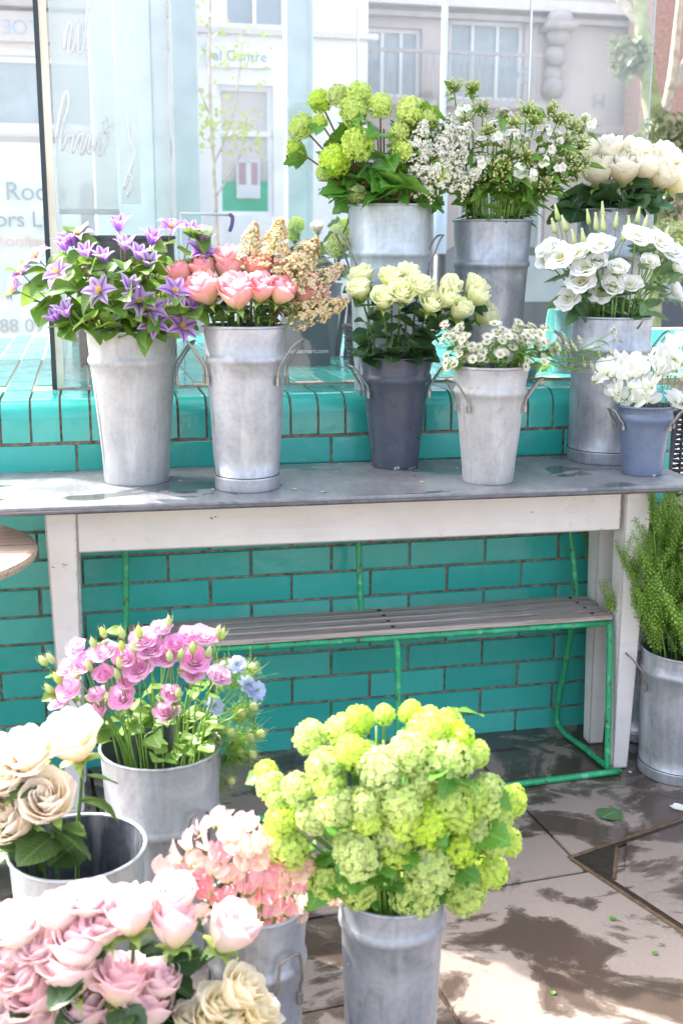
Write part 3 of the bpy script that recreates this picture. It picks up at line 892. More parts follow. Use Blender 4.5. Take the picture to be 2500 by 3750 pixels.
MB().box(.42, 2.7, 10.2, 10.297, 3.66, 3.72).build('string_course', M['cream_wall'], bc, False)

# right: pale stone building, a window reflection built as solid geometry
bs_ = thing('reflected_stone_building', 'reflection of a pale stone building with balcony, carved bracket and letter H, built solid', 'building', (0, 0, 0))
Y = 13.3
hs = [(3.3, 4.1, 3.45, 4.35), (4.5, 5.6, 3.45, 4.5), (3.3, 4.3, .1, 2.3), (4.7, 6.0, .1, 2.3), (6.6, 8.1, .1, 2.4), (8.5, 9.3, 3.6, 4.5)]
facade(bs_, 2.65, 10.2, -.05, 6.2, Y, 4, hs, M['stone'])
for h in hs: window(bs_, h, Y, bars=2)
MB().box(2.6, 10.2, Y-.22, Y-.003, 4.62, 4.76).build('cornice', M['cream_wall'], bs_, False)
MB().box(2.6, 10.2, Y-.14, Y-.003, 4.48, 4.55).build('cornice', M['stone2'], bs_, False)
MB().box(5.9, 10.2, Y-.22, Y-.003, 3.02, 3.14).build('cornice', M['stone2'], bs_, False)
MB().box(2.6, 5.75, Y-.45, Y-.003, 3.30, 3.40).build('balcony_slab', M['stone2'], bs_, False)
rl = MB().box(2.7, 5.7, Y-.42, Y-.38, 3.98, 4.02).build('balcony_railing', M['stone2'], bs_, False)
mb = MB()
for i in range(28): mb.box(2.74+i*.108, 2.756+i*.108, Y-.41, Y-.39, 3.40, 3.98)
mb.build('balusters', M['stone2'], rl, False)
text_on(bs_, 'EKK', .30, M['dark_text'], 5.32, Y-.44, 3.72, 0, True)
text_on(bs_, 'H', .27, M['dark_text'], 6.74, Y-.05, 3.47)
cb = MB()
for (z, rr, dy) in ((4.50, .20, .25), (4.30, .17, .22), (4.05, .16, .16), (3.80, .14, .10), (3.62, .17, .10)):
    cb.lathe([(0, z-.14), (rr*.7, z-.12), (rr, z), (rr*.7, z+.12), (0, z+.14)], 12, 0, Matrix.Translation((6.0, Y-dy, 0)))
cb.box(5.80, 6.20, Y-.45, Y-.003, 4.36, 4.46)
cb.build('carved_bracket', M['stone2'], bs_, True)
bp = thing('brick_building', 'red brick building standing behind the mossy tree', 'building', (0, 0, 0))
hs = [(7.9, 8.6, 3.6, 4.6), (9.2, 9.9, 3.6, 4.6)]
facade(bp, 7.05, 10.6, -.05, 6.4, 12.6, .5, hs, M['brick_red'])
for h in hs: window(bp, h, 12.6)

# van
vn = thing('parked_van', 'white van with roofing lettering on its side parked behind the window', 'van', (-1.1, 4.3, -.05))
prof = [(-1.9, .35), (1.15, .35), (1.38, .45), (1.42, .95), (1.18, 1.12), (.82, 1.72), (.68, 1.98), (.5, 2.05), (-1.85, 2.05), (-1.95, 1.9)]
n = len(prof)
v = [(x, y, z) for y in (0, 1.75) for x, z in prof]
MB().add(v, [tuple(range(n)), tuple(range(n, 2*n))[::-1]]+[(i, n+i, n+(i+1) % n, (i+1) % n) for i in range(n)]).build('body', M['van'], vn, False)
MB().add([(.48, -.006, 1.25), (1.02, -.006, 1.25), (.70, -.006, 1.82), (.48, -.006, 1.82)], [(0, 1, 2, 3)]).build('side_window', M['winglass'], vn, False)
MB().add([(1.20, .08, 1.12), (1.20, 1.67, 1.12), (.87, 1.60, 1.70), (.87, .15, 1.70)], [(0, 1, 2, 3)]).build('windscreen', M['winglass'], vn, False)
for xw in (-1.2, .95):
    wh = MB().tube([(xw, -.02, .33), (xw, .18, .33)], .33, 24).build('wheel', M['tyre'], vn)
    MB().tube([(xw, -.03, .33), (xw, -.018, .33)], .19, 20).build('rim', M['chrome'], wh)
MB().box(-1.9, 1.3, -.02, -.004, .62, .68).build('rub_strip', M['grey'], vn, False)
MB().tube([(-.1, -.02, 2.10), (-1.7, -.02, 2.10)], .02, 8).build('roof_rack', M['chrome'], vn)
text_on(vn, 'Roofing', .098, M['red_text'], .125, -.012, 1.485)
text_on(vn, "ors Ltd", .13, M['dark_text'], .17, -.012, 1.61)
text_on(vn, 'Roofs', .15, M['dark_text'], .22, -.012, 1.77)
text_on(vn, '88 09', .115, M['dark_text'], .10, -.012, .985)

# blue pole and car
pl = thing('blue_pole', 'pale blue painted street pole with dark foot between the two tall buckets', 'pole', (1.845, 5.0, -.05))
MB().lathe([(.0, 1.42), (.045, 1.42), (.045, 1.95), (.036, 2.02), (.02, 2.06), (.02, 4.4), (0, 4.41)], 16).build('shaft', M['pole'], pl)
MB().lathe([(.0, 0), (.05, 0), (.05, 1.26), (.043, 1.26), (.043, 1.415), (0, 1.415)], 16).build('foot', M['black'], pl)
cr = thing('parked_car', 'dark car with red tail light parked across the road', 'car', (3.1, 7.2, -.05))
prof = [(-.95, .3), (2.9, .3), (3.0, .5), (2.95, .8), (2.2, .92), (1.6, 1.42), (.1, 1.48), (-.7, 1.05), (-.98, .95), (-1.02, .6)]
n = len(prof)
MB().add([(x, y, z) for y in (0, 1.7) for x, z in prof], [tuple(range(n)), tuple(range(n, 2*n))[::-1]]+[(i, n+i, n+(i+1) % n, (i+1) % n) for i in range(n)]).build('body', M['car'], cr, False)
MB().add([(-.42, -.008, .98), (2.0, -.008, .98), (1.52, -.008, 1.36), (.12, -.008, 1.40)], [(0, 1, 2, 3)]).build('side_window', M['winglass'], cr, False)
for yy in (0.0, 1.45): MB().box(-1.03, -.88, yy-.012, yy+.25, .82, 1.04).build('tail_light', M['tail'], cr, False)
for xw in (-.3, 2.2):
    wh = MB().tube([(xw, -.02, .3), (xw, .2, .3)], .3, 24).build('wheel', M['tyre'], cr)
    MB().tube([(xw, -.03, .3), (xw, -.018, .3)], .18, 20).build('rim', M['chrome'], wh)

# trees: trunk with limbs, crown of many small leaves
def leaf_cloud(centres, count, size, seed):
    rnd = random.Random(seed)
    mb = MB()
    for c, rr in centres:
        for i in range(count):
            d = Vector((rnd.gauss(0, 1), rnd.gauss(0, 1), rnd.gauss(0, 1)))
            d = d.normalized()*rr*rnd.random()**.5
            q = Matrix.Translation(Vector(c)+d) @ Matrix.Rotation(rnd.uniform(0, 6.3), 4, 'Z') @ Matrix.Rotation(rnd.uniform(-1.3, 1.3), 4, 'X')
            s = size*rnd.uniform(.6, 1.3)
            mb.add([(0, 0, 0), (s*.4, s*.5, .1*s), (0, s, 0), (-s*.4, s*.5, .1*s)], [(0, 1, 2, 3)], None, 0, q)
    return mb
LEAF_YOUNG = leafmat('young_leaf', '#9db24a', '#c4cf6a', '#d6dd8a', .5, .4)
LEAF_IVY = leafmat('ivy_leaf', '#4c5a3a', '#7c8560', '#9aa57a', .5, .2)
tr = thing('plane_tree', 'mossy forked tree with ivy on its trunk at the street corner', 'tree', (3.98, 6.0, -.05))
MB().tube(smooth_path([(0, 0, 0), (.02, 0, 1.2), (-.02, 0, 2.3), (-.10, .02, 2.75), (-.20, 0, 3.2), (-.28, 0, 3.7), (-.30, 0, 4.3)]), [.10]*4+[.09]*4+[.075]*4+[.065]*4+[.055]*4+[.045]*4+[.04], 10).build('trunk', M['moss'], tr)
for pth in ([(-.02, 0, 2.3), (.10, .05, 2.7), (.16, .1, 3.2), (.2, .1, 4.1)], [(-.2, 0, 3.2), (-.38, .1, 3.45), (-.45, .1, 3.9)], [(.1, .05, 2.7), (.35, .1, 3.1), (.5, .1, 3.6)]):
    MB().tube(smooth_path(pth), [.05-.002*i for i in range(13)], 8).build('limb', M['bark'], tr)
leaf_cloud([((.1, -.1, 1.9), .35), ((.0, -.12, 2.3), .25), ((.25, 0, 2.1), .32), ((.32, 0, 1.4), .4), ((-.3, 0, 2.95), .16)], 260, .09, 3).build('ivy', LEAF_IVY, tr, False)
leaf_cloud([((-.15, 0, 4.2), .5), ((.3, .1, 4.0), .5), ((-.5, .1, 3.9), .35), ((.5, .1, 3.6), .3)], 130, .09, 4).build('crown', LEAF_YOUNG, tr, False)
tr2 = thing('young_tree', 'thin young street tree with pale spring leaves in front of the white building', 'tree', (.62, 8.2, -.05))
MB().tube(smooth_path([(0, 0, 0), (.02, 0, 1.5), (-.02, 0, 3.0), (.03, 0, 4.4)]), [.022-.001*i for i in range(13)], 8).build('trunk', M['bark'], tr2)
for pth in ([(0, 0, 2.2), (.2, 0, 2.7), (.3, 0, 3.4)], [(0, 0, 2.6), (-.2, 0, 3.1), (-.25, 0, 3.7)], [(0, 0, 1.9), (.25, 0, 2.3), (.33, 0, 2.7)]):
    MB().tube(smooth_path(pth), [.010-.0006*i for i in range(9)], 6).build('limb', M['bark'], tr2)
leaf_cloud([((.25, 0, 2.5), .3), ((.28, 0, 3.2), .34), ((-.22, 0, 3.4), .35), ((0, 0, 4.0), .4), ((-.05, 0, 2.6), .3)], 70, .075, 9).build('crown', LEAF_YOUNG, tr2, False)

# ------------------------------------------------------------------ flower buckets: x, y, z of base, base radius, rim radius, height
BUCKET = {'B1':(-0.531,-0.166,0.835,0.078,0.108,0.374),
'B2':(-0.274,-0.305,0.835,0.076,0.098,0.391),
'B3':(0.150,-0.103,0.835,0.060,0.096,0.295),
'B4':(0.325,-0.346,0.835,0.061,0.092,0.290),
'B5':(0.747,-0.118,0.835,0.103,0.105,0.393),
'B6':(0.751,-0.328,0.835,0.050,0.072,0.180),
'B7':(0.177,0.085,1.018,0.091,0.113,0.499),
'B8':(0.475,0.096,1.018,0.082,0.108,0.462),
'B9':(0.851,0.149,1.018,0.118,0.116,0.495),
'B15':(0.912,-0.349,0.000,0.115,0.124,0.355),
'B10':(-0.532,-0.874,0.000,0.101,0.119,0.440),
'B11':(-0.695,-1.214,0.000,0.090,0.113,0.420),
'B12':(-0.413,-1.358,0.000,0.067,0.082,0.370),
'B13':(-0.195,-1.395,0.000,0.072,0.086,0.385),
'B14':(-0.646,-1.461,0.000,0.071,0.087,0.300)}
BUCKET['B9'] = (.845, .105, LEDGE, .098, .106, .495)
BUCKET['B14'] = (-.646, -1.461, 0, .068, .080, .255)
BUCKET['B16'] = (.925, -.10, 0, .085, .10, .36)

M['bucket_inside'] = zinc_mat('dark_bucket_inside', '#2e333c', '#555b66', .5, .3, .3)  # darker zinc tone for the inside of every bucket
def bucket(key, label, mat, bead=.76, foot=True, handles=(0, 180), group=None, tilt=0, fold=1.0):
    x, y, z, rb, rt_, hh = BUCKET[key]
    t = thing('flower_bucket', label, 'bucket', (x, y, z), 0, group)
    t.rotation_euler = (R(tilt), 0, R(-12.5))
    def rad(q): return rb+(rt_-rb)*q
    pr = [(0, .008), (rb-.006, .008), (rb-.004, .0), (rb+.001, 0), (rb+.002, .004)]
    if foot:
        fz = hh*.085
        pr += [(rb+.002, fz-.004), (rb+.0025, fz-.001), (rb-.001, fz+.001)]
    for q in (.2, .4, .55, .68):
        if q < bead-.05: pr.append((rad(q), hh*q))
    bz = hh*bead
    pr += [(rad(bead)-.0005, bz-.013), (rad(bead)+.002, bz-.009), (rad(bead)+.005, bz-.002), (rad(bead)+.0048, bz+.003), (rad(bead)+.002, bz+.009), (rad(bead), bz+.013)]
    pr += [(rad(.93), hh*.93), (rt_-.001, hh-.006)]
    bm = MB().lathe(pr, 48)
    seed = Vector((x*7, y*7, z*3))
    bm.v = [(px*(1+k), py*(1+k), pz) for (px, py, pz) in bm.v for k in (noise.noise(Vector((px, py, pz))*9+seed)*.016+noise.noise(Vector((px, py, pz))*26+seed)*.005,)]
    body = bm.build('body', mat, t)
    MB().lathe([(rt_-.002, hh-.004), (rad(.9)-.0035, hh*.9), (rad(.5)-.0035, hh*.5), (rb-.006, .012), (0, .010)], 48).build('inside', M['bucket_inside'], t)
    mb = MB()
    mb.tube([((rt_+.0005)*math.cos(R(a)), (rt_+.0005)*math.sin(R(a)), hh-.003) for a in range(0, 361, 10)], .0035, 8, caps=False)
    mb.build('rim', mat, t)
    MB().box(-.003, .003, -.0006, .002, hh*.1, hh*.7).build('seam', mat, body, False, Matrix.Rotation(R(-60), 4, 'Z') @ Matrix.Translation((0, -(rb+.0004), 0)) @ Matrix.Rotation(math.atan2(rt_-rb, hh), 4, 'X'))
    if foot:
        MB().tube([((rb+.0005)*math.cos(R(a)), (rb+.0005)*math.sin(R(a)), hh*.085+.001) for a in range(0, 361, 10)], .0013, 6, caps=False).build('foot_seam', M['iron'], t)
    for ang in handles:
        w = .026
        zb, zr = hh*(bead-.07), hh*(bead+.07)
        r0, r1 = rad(bead-.10)+.003, rad(bead)+.006
        s = min(1.0, hh/.36)
        out = .042*s*fold
        pth = [(r0, -w, zb-.03*s), (r0+.001, -w, zb), (r1+.004, -w*.95, zb+.02*s), (r1+out*.7, -w*.8, zr+.004), (r1+out, -w*.5, zr+.016*s), (r1+out, w*.5, zr+.016*s), (r1+out*.7, w*.8, zr+.004), (r1+.004, w*.95, zb+.02*s), (r0+.001, w, zb), (r0, w, zb-.03*s)]
        hd = MB().tube(smooth_path(pth, 3), .0028, 7).build('handle', M['wire'], t, True, Matrix.Rotation(R(ang), 4, 'Z'))
        for sg in (-1, 1):
            MB().box(r0-.003, r0+.004, sg*w-.005, sg*w+.005, zb-.034*s, zb-.012*s, b=.001).build('lug', M['wire'], hd, False)
    return t

bucket('B1', 'weathered zinc bucket of purple clematis with one handle missing on the table', M['zinc_pale'], .80, False, (15,))
bucket('B2', 'tall zinc bucket of pink roses with a banded foot on the table', M['zinc'], .80, True, (-20, 195))
bucket('B3', 'slate blue enamelled bucket with chipped foot holding pale green roses', M['slate'], .80, False, (-5, 200))
bucket('B4', 'pale grey zinc bucket of small astrantia flowers with brown stain', M['zinc_stained_pale'], .78, False, (-8, 210))
bucket('B5', 'straight sided zinc bucket of white lisianthus at the right end of the table', M['zinc_dull'], .78, True, (0, 180))
bucket('B6', 'small grey blue enamelled bucket of white sweet peas at the table corner', M['sky_enamel'], .82, False, (-25, 190))
bucket('B7', 'tall zinc bucket of green viburnum and white lilac on the turquoise ledge', M['zinc_blue'], .74, True, (20, 205))
bucket('B8', 'tall zinc bucket of white phlox with leafy stems on the turquoise ledge', M['zinc_dull'], .74, True, ())
bucket('B9', 'dark zinc bucket of large white roses on the ledge behind the lisianthus', M['zinc_dull'], .74, True, ())
bucket('B10', 'wide zinc bucket of lilac spray roses standing on the pavement', M['zinc'], .66, False, (-48, 135), fold=.2)
bucket('B11', 'open zinc bucket of cream roses with dark inside on the pavement', M['zinc_blue'], .74, False, (-10, 200))
bucket('B12', 'zinc bucket of pink sweet peas on the pavement', M['zinc_dull'], .72, False, (-50, 150), fold=.15)
bucket('B13', 'stained zinc bucket of lime green viburnum balls on the pavement', M['zinc_stained'], .86, False, ())
bucket('B14', 'zinc bucket of blush roses in front of the sweet peas', M['zinc_dull'], .76, False, (150,))
bucket('B15', 'grey zinc bucket of feathery greenery beside the white table leg', M['zinc'], .84, True, (185, 5))
bucket('B16', 'dark zinc bucket standing in the shade against the glazed wall', M['zinc_dull'], .8, True, ())

# ------------------------------------------------------------------ flower materials
P = dict(
    pink=petal('pink_rose_petal', '#f8f0cc', '#fdd3d6', '#fcbfc8', .55),
    green_rose=petal('pale_green_rose_petal', '#e2ea98', '#f3f6c6', '#f9fadc', .55),
    white_rose=petal('white_rose_petal', '#f9f1c2', '#fffbe8', '#fffdf2', .6),
    cream=petal('cream_rose_petal', '#feeed2', '#fff5e4', '#fff7ec', .62),
    blush=petal('blush_rose_petal', '#fdf0d2', '#fff1ef', '#fde3ea', .62),
    butter=petal('butter_rose_petal', '#f9edb8', '#fff5d8', '#fff9e6', .6),
    spray=petal('lilac_spray_rose_petal', '#f8e2ea', '#f8d4ea', '#f2c0e2', .55),
    clematis=petal('clematis_petal', '#b88cd8', '#cdaae6', '#dec4f2', .4, '#9455bf'),
    pea_peach=petal('peach_sweet_pea_petal', '#f9e6c8', '#fcdcd0', '#fdd6d2', .5),
    pea_pink=petal('pink_sweet_pea_petal', '#fbdcd0', '#f9b6c2', '#f49eb4', .5),
    pea_white=petal('white_sweet_pea_petal', '#f0f5da', '#fafaf6', '#fcfcfa', .5),
    lis=petal('lisianthus_petal', '#e9f0c0', '#f8f9f2', '#fcfcfa', .45),
    phlox=petal('phlox_petal', '#e9efcf', '#f6f6f4', '#f8f8f7', .3),
    vib=petal('viburnum_floret', '#a9cf48', '#cbe368', '#dfee92', .38),
    vib_b=petal('viburnum_floret_pale', '#b2d458', '#d2e67c', '#e6f1a8', .38),
    lilac=petal('cream_lilac_floret', '#c9b06a', '#e6d3a3', '#efdfc0', .2),
    lilac_w=petal('white_lilac_floret', '#c3cf8c', '#efeede', '#f3f1e8', .2),
    astr=petal('astrantia_bract', '#b9c690', '#e6e4cd', '#efe9dc', .3),
    nigella=petal('nigella_petal', '#d6ddf4', '#ccd5f2', '#bfc9ee', .4),
    bud=petal('green_bud', '#8ea94a', '#b9c97a', '#d3d69a', .15),
    lisbud=petal('lisianthus_bud', '#9dbb58', '#cfdc9a', '#e6e9bf', .2),
    stamen=plain('yellow_stamen', '#e8c95a', .6), heart=plain('yellow_green_heart', '#c8b93a', .6),
)
L = dict(
    rose=leafmat('rose_leaf', '#27461f', '#4a6a30', '#7d9a5a'),
    rose_dark=leafmat('dark_rose_leaf', '#1c3a20', '#36592f', '#6d8f5a'),
    clem=leafmat('clematis_leaf', '#3f6a24', '#6a9638', '#9dbd58', .42, .35),
    vib=leafmat('viburnum_leaf', '#3a7424', '#5f9a34', '#93bf58', .42, .32),
    phlox=leafmat('phlox_leaf', '#3d6e24', '#6f9a36', '#9bbd5c', .45, .3),
    lis=leafmat('lisianthus_leaf', '#3c6638', '#6a8f5a', '#9ab588', .5, .25),
    spray=leafmat('spray_rose_leaf', '#4f7a30', '#7fa348', '#a9c470', .45, .35),
    fern=leafmat('feathery_leaf', '#74a534', '#a9cd54', '#c8e076', .5, .45),
    stem=plain('green_stem', '#6f9440', .5, 0, .2), stem_dark=plain('dark_green_stem', '#4a6a30', .5, 0, .2),
    stem_brown=plain('brown_stem', '#7a5a38', .6, 0, .25), calyx=plain('calyx_green', '#8fae54', .5, 0, .2),
)

# ------------------------------------------------------------------ leaf, petal and flower shapes (unit size)
def leaf_mesh(name, wfun, mat, serr=0, fold=.25, bend=.35, wave=.0, nu=6, nv=10, twist=0):
    def fn(s, t):
        w = wfun(t)*(1+serr*(1 if int(t*nv+.5) % 2 else -1)*abs(s))
        x = s*w
        z = abs(s)*w*fold-bend*t*t*.6+wave*math.sin(t*9+s*2)*abs(s)
        a = twist*t
        return (x*math.cos(a)-z*math.sin(a)*.3, t*(1-.12*bend*t), z+x*math.sin(a))
    return MB().grid(nu, nv, fn).mesh(name, mat)
ov = lambda t: .42*math.sin(math.pi*min(1, t*.94+.03)**.8)**.85*(1 if t < .97 else .3)+.005
lan = lambda t: .17*math.sin(math.pi*min(1, t*.96+.02)**.8)+.006
def lobed(t):
    pts = [(0, .03), (.08, .10), (.16, .30), (.30, .48), (.40, .50), (.46, .30), (.55, .33), (.68, .36), (.76, .20), (.86, .17), (1, .01)]
    for (a, b), (c, d) in zip(pts, pts[1:]):
        if t <= c: return b+(d-b)*(t-a)/(c-a)
    return .01
LEAFS = dict(
    rose=[leaf_mesh('leaf', ov, L['rose'], .05, f, b, .02) for f, b in ((.25, .3), (.4, .6), (.12, .1))],
    clem=[leaf_mesh('leaf', ov, L['clem'], 0, f, b, .03, twist=tw) for f, b, tw in ((.3, .4, .3), (.5, .8, -.3), (.2, .1, .1))],
    vib=[leaf_mesh('leaf', lobed, L['vib'], .10, f, b, .04, 6, 20) for f, b in ((.2, .4), (.35, .8), (.1, .2))],
    lance=[leaf_mesh('leaf', lan, L['phlox'], 0, f, b, .01) for f, b in ((.3, .4), (.5, .8), (.2, .1))],
    lis=[leaf_mesh('leaf', lambda t: ov(t)*.72, L['lis'], 0, f, b, .01) for f, b in ((.3, .4), (.3, .7), (.2, .1))],
)
def put_leaf(kind, parent, p, d, size, mat=None, roll=None):
    d = Vector(d).normalized()
    me = random.choice(LEAFS[kind])
    up = Vector((0, 0, 1))
    xx = d.cross(up)
    if xx.length < .05: xx = Vector((1, 0, 0))
    xx.normalize()
    zz = xx.cross(d)
    Mx = Matrix((xx, d, zz)).transposed().to_4x4() @ Matrix.Rotation(random.uniform(-.8, .8) if roll is None else roll, 4, 'Y')
    return inst(me, 'leaf', parent, TRS(Vector(p), Mx, size), mat)

def rose_petal_fn(Rb, H, op, w, curl, spiral=0, point=.06):
    def fn(s, t):
        k = max(0, (t-.62)/.38)
        hw = w*(math.sin(math.pi*(.10+.62*t))**.6)*(1-.25*max(0, t-.85)/.15)
        rho = Rb*(.18+.82*math.sin(min(1, t*1.25)*math.pi/2)**.8)+op*Rb*t**2.2
        rho *= 1+spiral*s
        edge = (abs(s)**2)
        rho += curl*Rb*.42*k*k*(1+.3*math.sin(s*5))
        z = H*(t**.9)*(1-.14*edge*t)-curl*H*.13*k*k+point*H*(1-abs(s))**2*k
        a = s*hw
        return (rho*math.sin(a), -rho*math.cos(a), z+.012*math.sin(s*7+t*5))
    return fn
ROSE = []
for op, cu in ((.0, .22), (.05, .42), (.13, .7)):      # closed, half open, open
    core = MB()
    rnd = random.Random(int(op*100))
    a0 = 0
    for (Rb, H, w, n, c) in ((.10, 1.50, 2.4, 2, 0), (.20, 1.58, 1.7, 3, .1), (.31, 1.62, 1.35, 3, .2), (.43, 1.62, 1.15, 4, .35), (.55, 1.58, 1.05, 4, .5)):
        for k in range(n):
            a0 += 2*math.pi/n+rnd.uniform(-.15, .15)
            core.grid(6, 6, rose_petal_fn(Rb*(1+op*.5), H*(1-op*.25)*rnd.uniform(.95, 1.04), op*.6, w, c*cu*1.3+.05, .16), 0, Matrix.Rotation(a0, 4, 'Z'))
        a0 += .7
    me_core = core.mesh('inner_petals', P['pink'])
    me_b = [MB().grid(6, 7, rose_petal_fn(.66, 1.58*(1-op*.3), op*1.0, 1.12, cu*f, .07)).mesh('petal', P['pink']) for f in (.8, 1.1)]
    me_a = [MB().grid(6, 7, rose_petal_fn(.76, 1.42*(1-op*.5), op*1.4+.03, 1.05, cu*f, .05, .10)).mesh('petal', P['pink']) for f in (.9, 1.3)]
    ROSE.append((me_core, me_b, me_a))
sep = MB()
for k in range(5):
    sep.grid(2, 5, lambda s, t: (s*.17*(1-t)**.7*(1+.3*math.sin(t*6)), .16+.55*math.sin(t*1.9), .02+.35*t-.65*t*t*t), 0, Matrix.Rotation(R(72*k), 4, 'Z'))
sep.lathe([(0, -.22), (.10, -.20), (.17, -.1), (.20, .03), (.15, .1)], 10)
SEPALS = sep.mesh('sepals', L['calyx'])
def rose_bloom(root, pos, d, r, mat, kind, outer_mat=None):
    d = Vector(d).normalized()
    Mx = Matrix.Translation(Vector(pos)-d*r*.85) @ align(d, random.uniform(0, 6.3)) @ Matrix.Scale(r, 4)
    core, pb, pa = ROSE[kind]
    inst(core, 'inner_petals', root, Mx, mat)
    for me, n, off in ((pb, 5, 0), (pa, 4 if kind == 0 else 5, .6)):
        for k in range(n):
            s = random.uniform(.94, 1.06)
            inst(random.choice(me), 'petal', root, Mx @ Matrix.Rotation(off+2*math.pi*k/n+random.uniform(-.12, .12), 4, 'Z') @ Matrix.Diagonal((s, s, random.uniform(.92, 1.04), 1)), (outer_mat or mat) if me is pa else mat)
    inst(SEPALS, 'sepals', root, Mx)
    return Vector(pos)-d*r*.95
# small whole bloom for spray roses
sb_ = []
for op in (.05, .25):
    m_ = MB(); rnd = random.Random(5); a0 = 0
    for (Rb, H, w, n, c) in ((.12, 1.35, 2.2, 2, 0), (.26, 1.42, 1.5, 3, .2), (.42, 1.40, 1.2, 4, .5), (.60, 1.30, 1.05, 5, .55), (.74, 1.18, 1.0, 5, .75)):
        for k in range(n):
            a0 += 2*math.pi/n+rnd.uniform(-.2, .2)
            m_.grid(5, 5, rose_petal_fn(Rb*(1+op), H*(1-op*.3), op, w, c, .1), 0, Matrix.Rotation(a0, 4, 'Z'))
        a0 += .7
    sb_.append(m_.mesh('bloom', P['spray']))
def lath(prof, mat, name, n=10): return MB().lathe(prof, n).mesh(name, mat)
BUD = MB().lathe([(0, -.9), (.25, -.85), (.5, -.5), (.55, -.1), (.40, .5), (.18, .95), (0, 1.2)], 10)
for k in range(5):
    BUD.grid(1, 5, lambda s, t: (s*.10*(1-t), -(.5*math.sin(2.2*t+.4)+.12+.25*t*t), -.5+1.9*t), 0, Matrix.Rotation(R(72*k), 4, 'Z'))
BUD = BUD.mesh('bud', P['bud'])
LISBUD = lath([(0, -1.0), (.28, -.95), (.42, -.6), (.40, -.1), (.26, .7), (.16, 1.3), (.2, 1.5), (0, 1.55)], P['lisbud'], 'bud')

# viburnum ball of many florets
def ball(n, seed, fs=.145):
    rnd = random.Random(seed)
    mb = MB()
    mb.lathe([(0, -.8), (.45, -.65), (.78, 0), (.45, .65), (0, .8)], 10, 1)
    ga = math.pi*(3-5**.5)
    for i in range(n):
        z = 1-2*(i+.5)/n
        if z < -.92: continue
        rr = math.sqrt(1-z*z); a = ga*i
        d = Vector((rr*math.cos(a), rr*math.sin(a), z))
        d = (d+Vector((rnd.gauss(0, .07), rnd.gauss(0, .07), rnd.gauss(0, .07)))).normalized()
        lump = 1+.10*math.sin(3*a+seed)*math.sin(2.5*z+seed)+rnd.uniform(-.08, .06)
        tilt = (d+Vector((rnd.gauss(0, .4), rnd.gauss(0, .4), rnd.gauss(0, .4)))).normalized()
        Mx = Matrix.Translation(d*lump*.95) @ align(tilt, rnd.uniform(0, 6)) @ Matrix.Scale(fs*rnd.uniform(.8, 1.2), 4)
        for k in range(5):
            c, s_ = math.cos(R(72*k)), math.sin(R(72*k))
            pts = [(0, 0, -.1), (.62, -.42, .16), (1.0, 0, .10), (.62, .42, .16)]
            mb.add([(c*x-s_*y, s_*x+c*y, z2) for x, y, z2 in pts], [(0, 1, 2, 3)], [(.5, .1), (0, .6), (.5, 1), (1, .6)], 0, Mx)
    return mb.mesh('flower_head', [P['vib'], P['bud']], False)
BALLS = [ball(290, s) for s in (1, 2, 3, 4)]

# clematis star
cl = MB()
for k in range(6):
    L0 = 1.0
    cl.grid(4, 7, lambda s, t: (s*(.26*math.sin(math.pi*min(1, t*.93+.07)**.75)+.012), .06+t*.95, .10*abs(s)*math.sin(math.pi*t)+.35*t-.28*t**3), 0, Matrix.Rotation(R(60*k+random.uniform(-6, 6)), 4, 'Z') @ Matrix.Diagonal((1, random.uniform(.9, 1.08), random.uniform(.8, 1.3), 1)))
for k in range(18):
    a = R(20*k); rr = .05+.10*random.random()
    cl.tube([(0, 0, 0), (rr*math.cos(a), rr*math.sin(a), .18), (1.9*rr*math.cos(a), 1.9*rr*math.sin(a), .33)], .016, 4, 1)
CLEM = cl.mesh('flower', [P['clematis'], P['stamen']])
cl = MB()
for k in range(6):
    cl.grid(4, 7, lambda s, t: (s*(.24*math.sin(math.pi*min(1, t*.93+.07)**.75)+.012), .08+t*.55+.15*t**3, .12*abs(s)*math.sin(math.pi*t)+.95*t-.15*t**4), 0, Matrix.Rotation(R(60*k+random.uniform(-6, 6)), 4, 'Z') @ Matrix.Diagonal((1, random.uniform(.8, 1.2), random.uniform(.85, 1.1), 1)))
CLEM_CUP = cl.mesh('flower', [P['clematis']])

# sweet pea: upright standard, two wings, keel
def pea(seed):
    rnd = random.Random(seed)
    mb = MB()
    ph = rnd.uniform(0, 6)
    mb.grid(12, 6, lambda s, t: (s*1.02*math.sin(math.pi*(.12+.60*t))**.7, .18*math.cos(s*2.2)+.35*t*t-.10*abs(s)+.20*math.sin(s*8+ph)*t*t, -.25+1.25*t*(1-.22*s*s)+.13*math.sin(s*7+ph)*t*t))
    for sg in (-1, 1):
        mb.grid(4, 5, lambda s, t: (sg*(.10+.42*t*math.sin(1.0+.4*s))+s*.22*math.sin(math.pi*(.1+.75*t)), -.22-.34*t+.10*s*s, -.25+.62*t+.34*s*math.sin(math.pi*(.15+.7*t))*.9))
    mb.lathe([(0, -.3), (.10, -.25), (.13, 0), (.08, .25), (0, .32)], 7, 0, Matrix.Translation((0, -.32, -.05)) @ Matrix.Rotation(R(25), 4, 'X'))
    mb.lathe([(0, -.48), (.10, -.42), (.13, -.28), (.10, -.16)], 8, 1)
    return mb.mesh('flower', [P['pea_pink'], L['calyx']])
PEAS = [pea(s) for s in (1, 2, 3)]

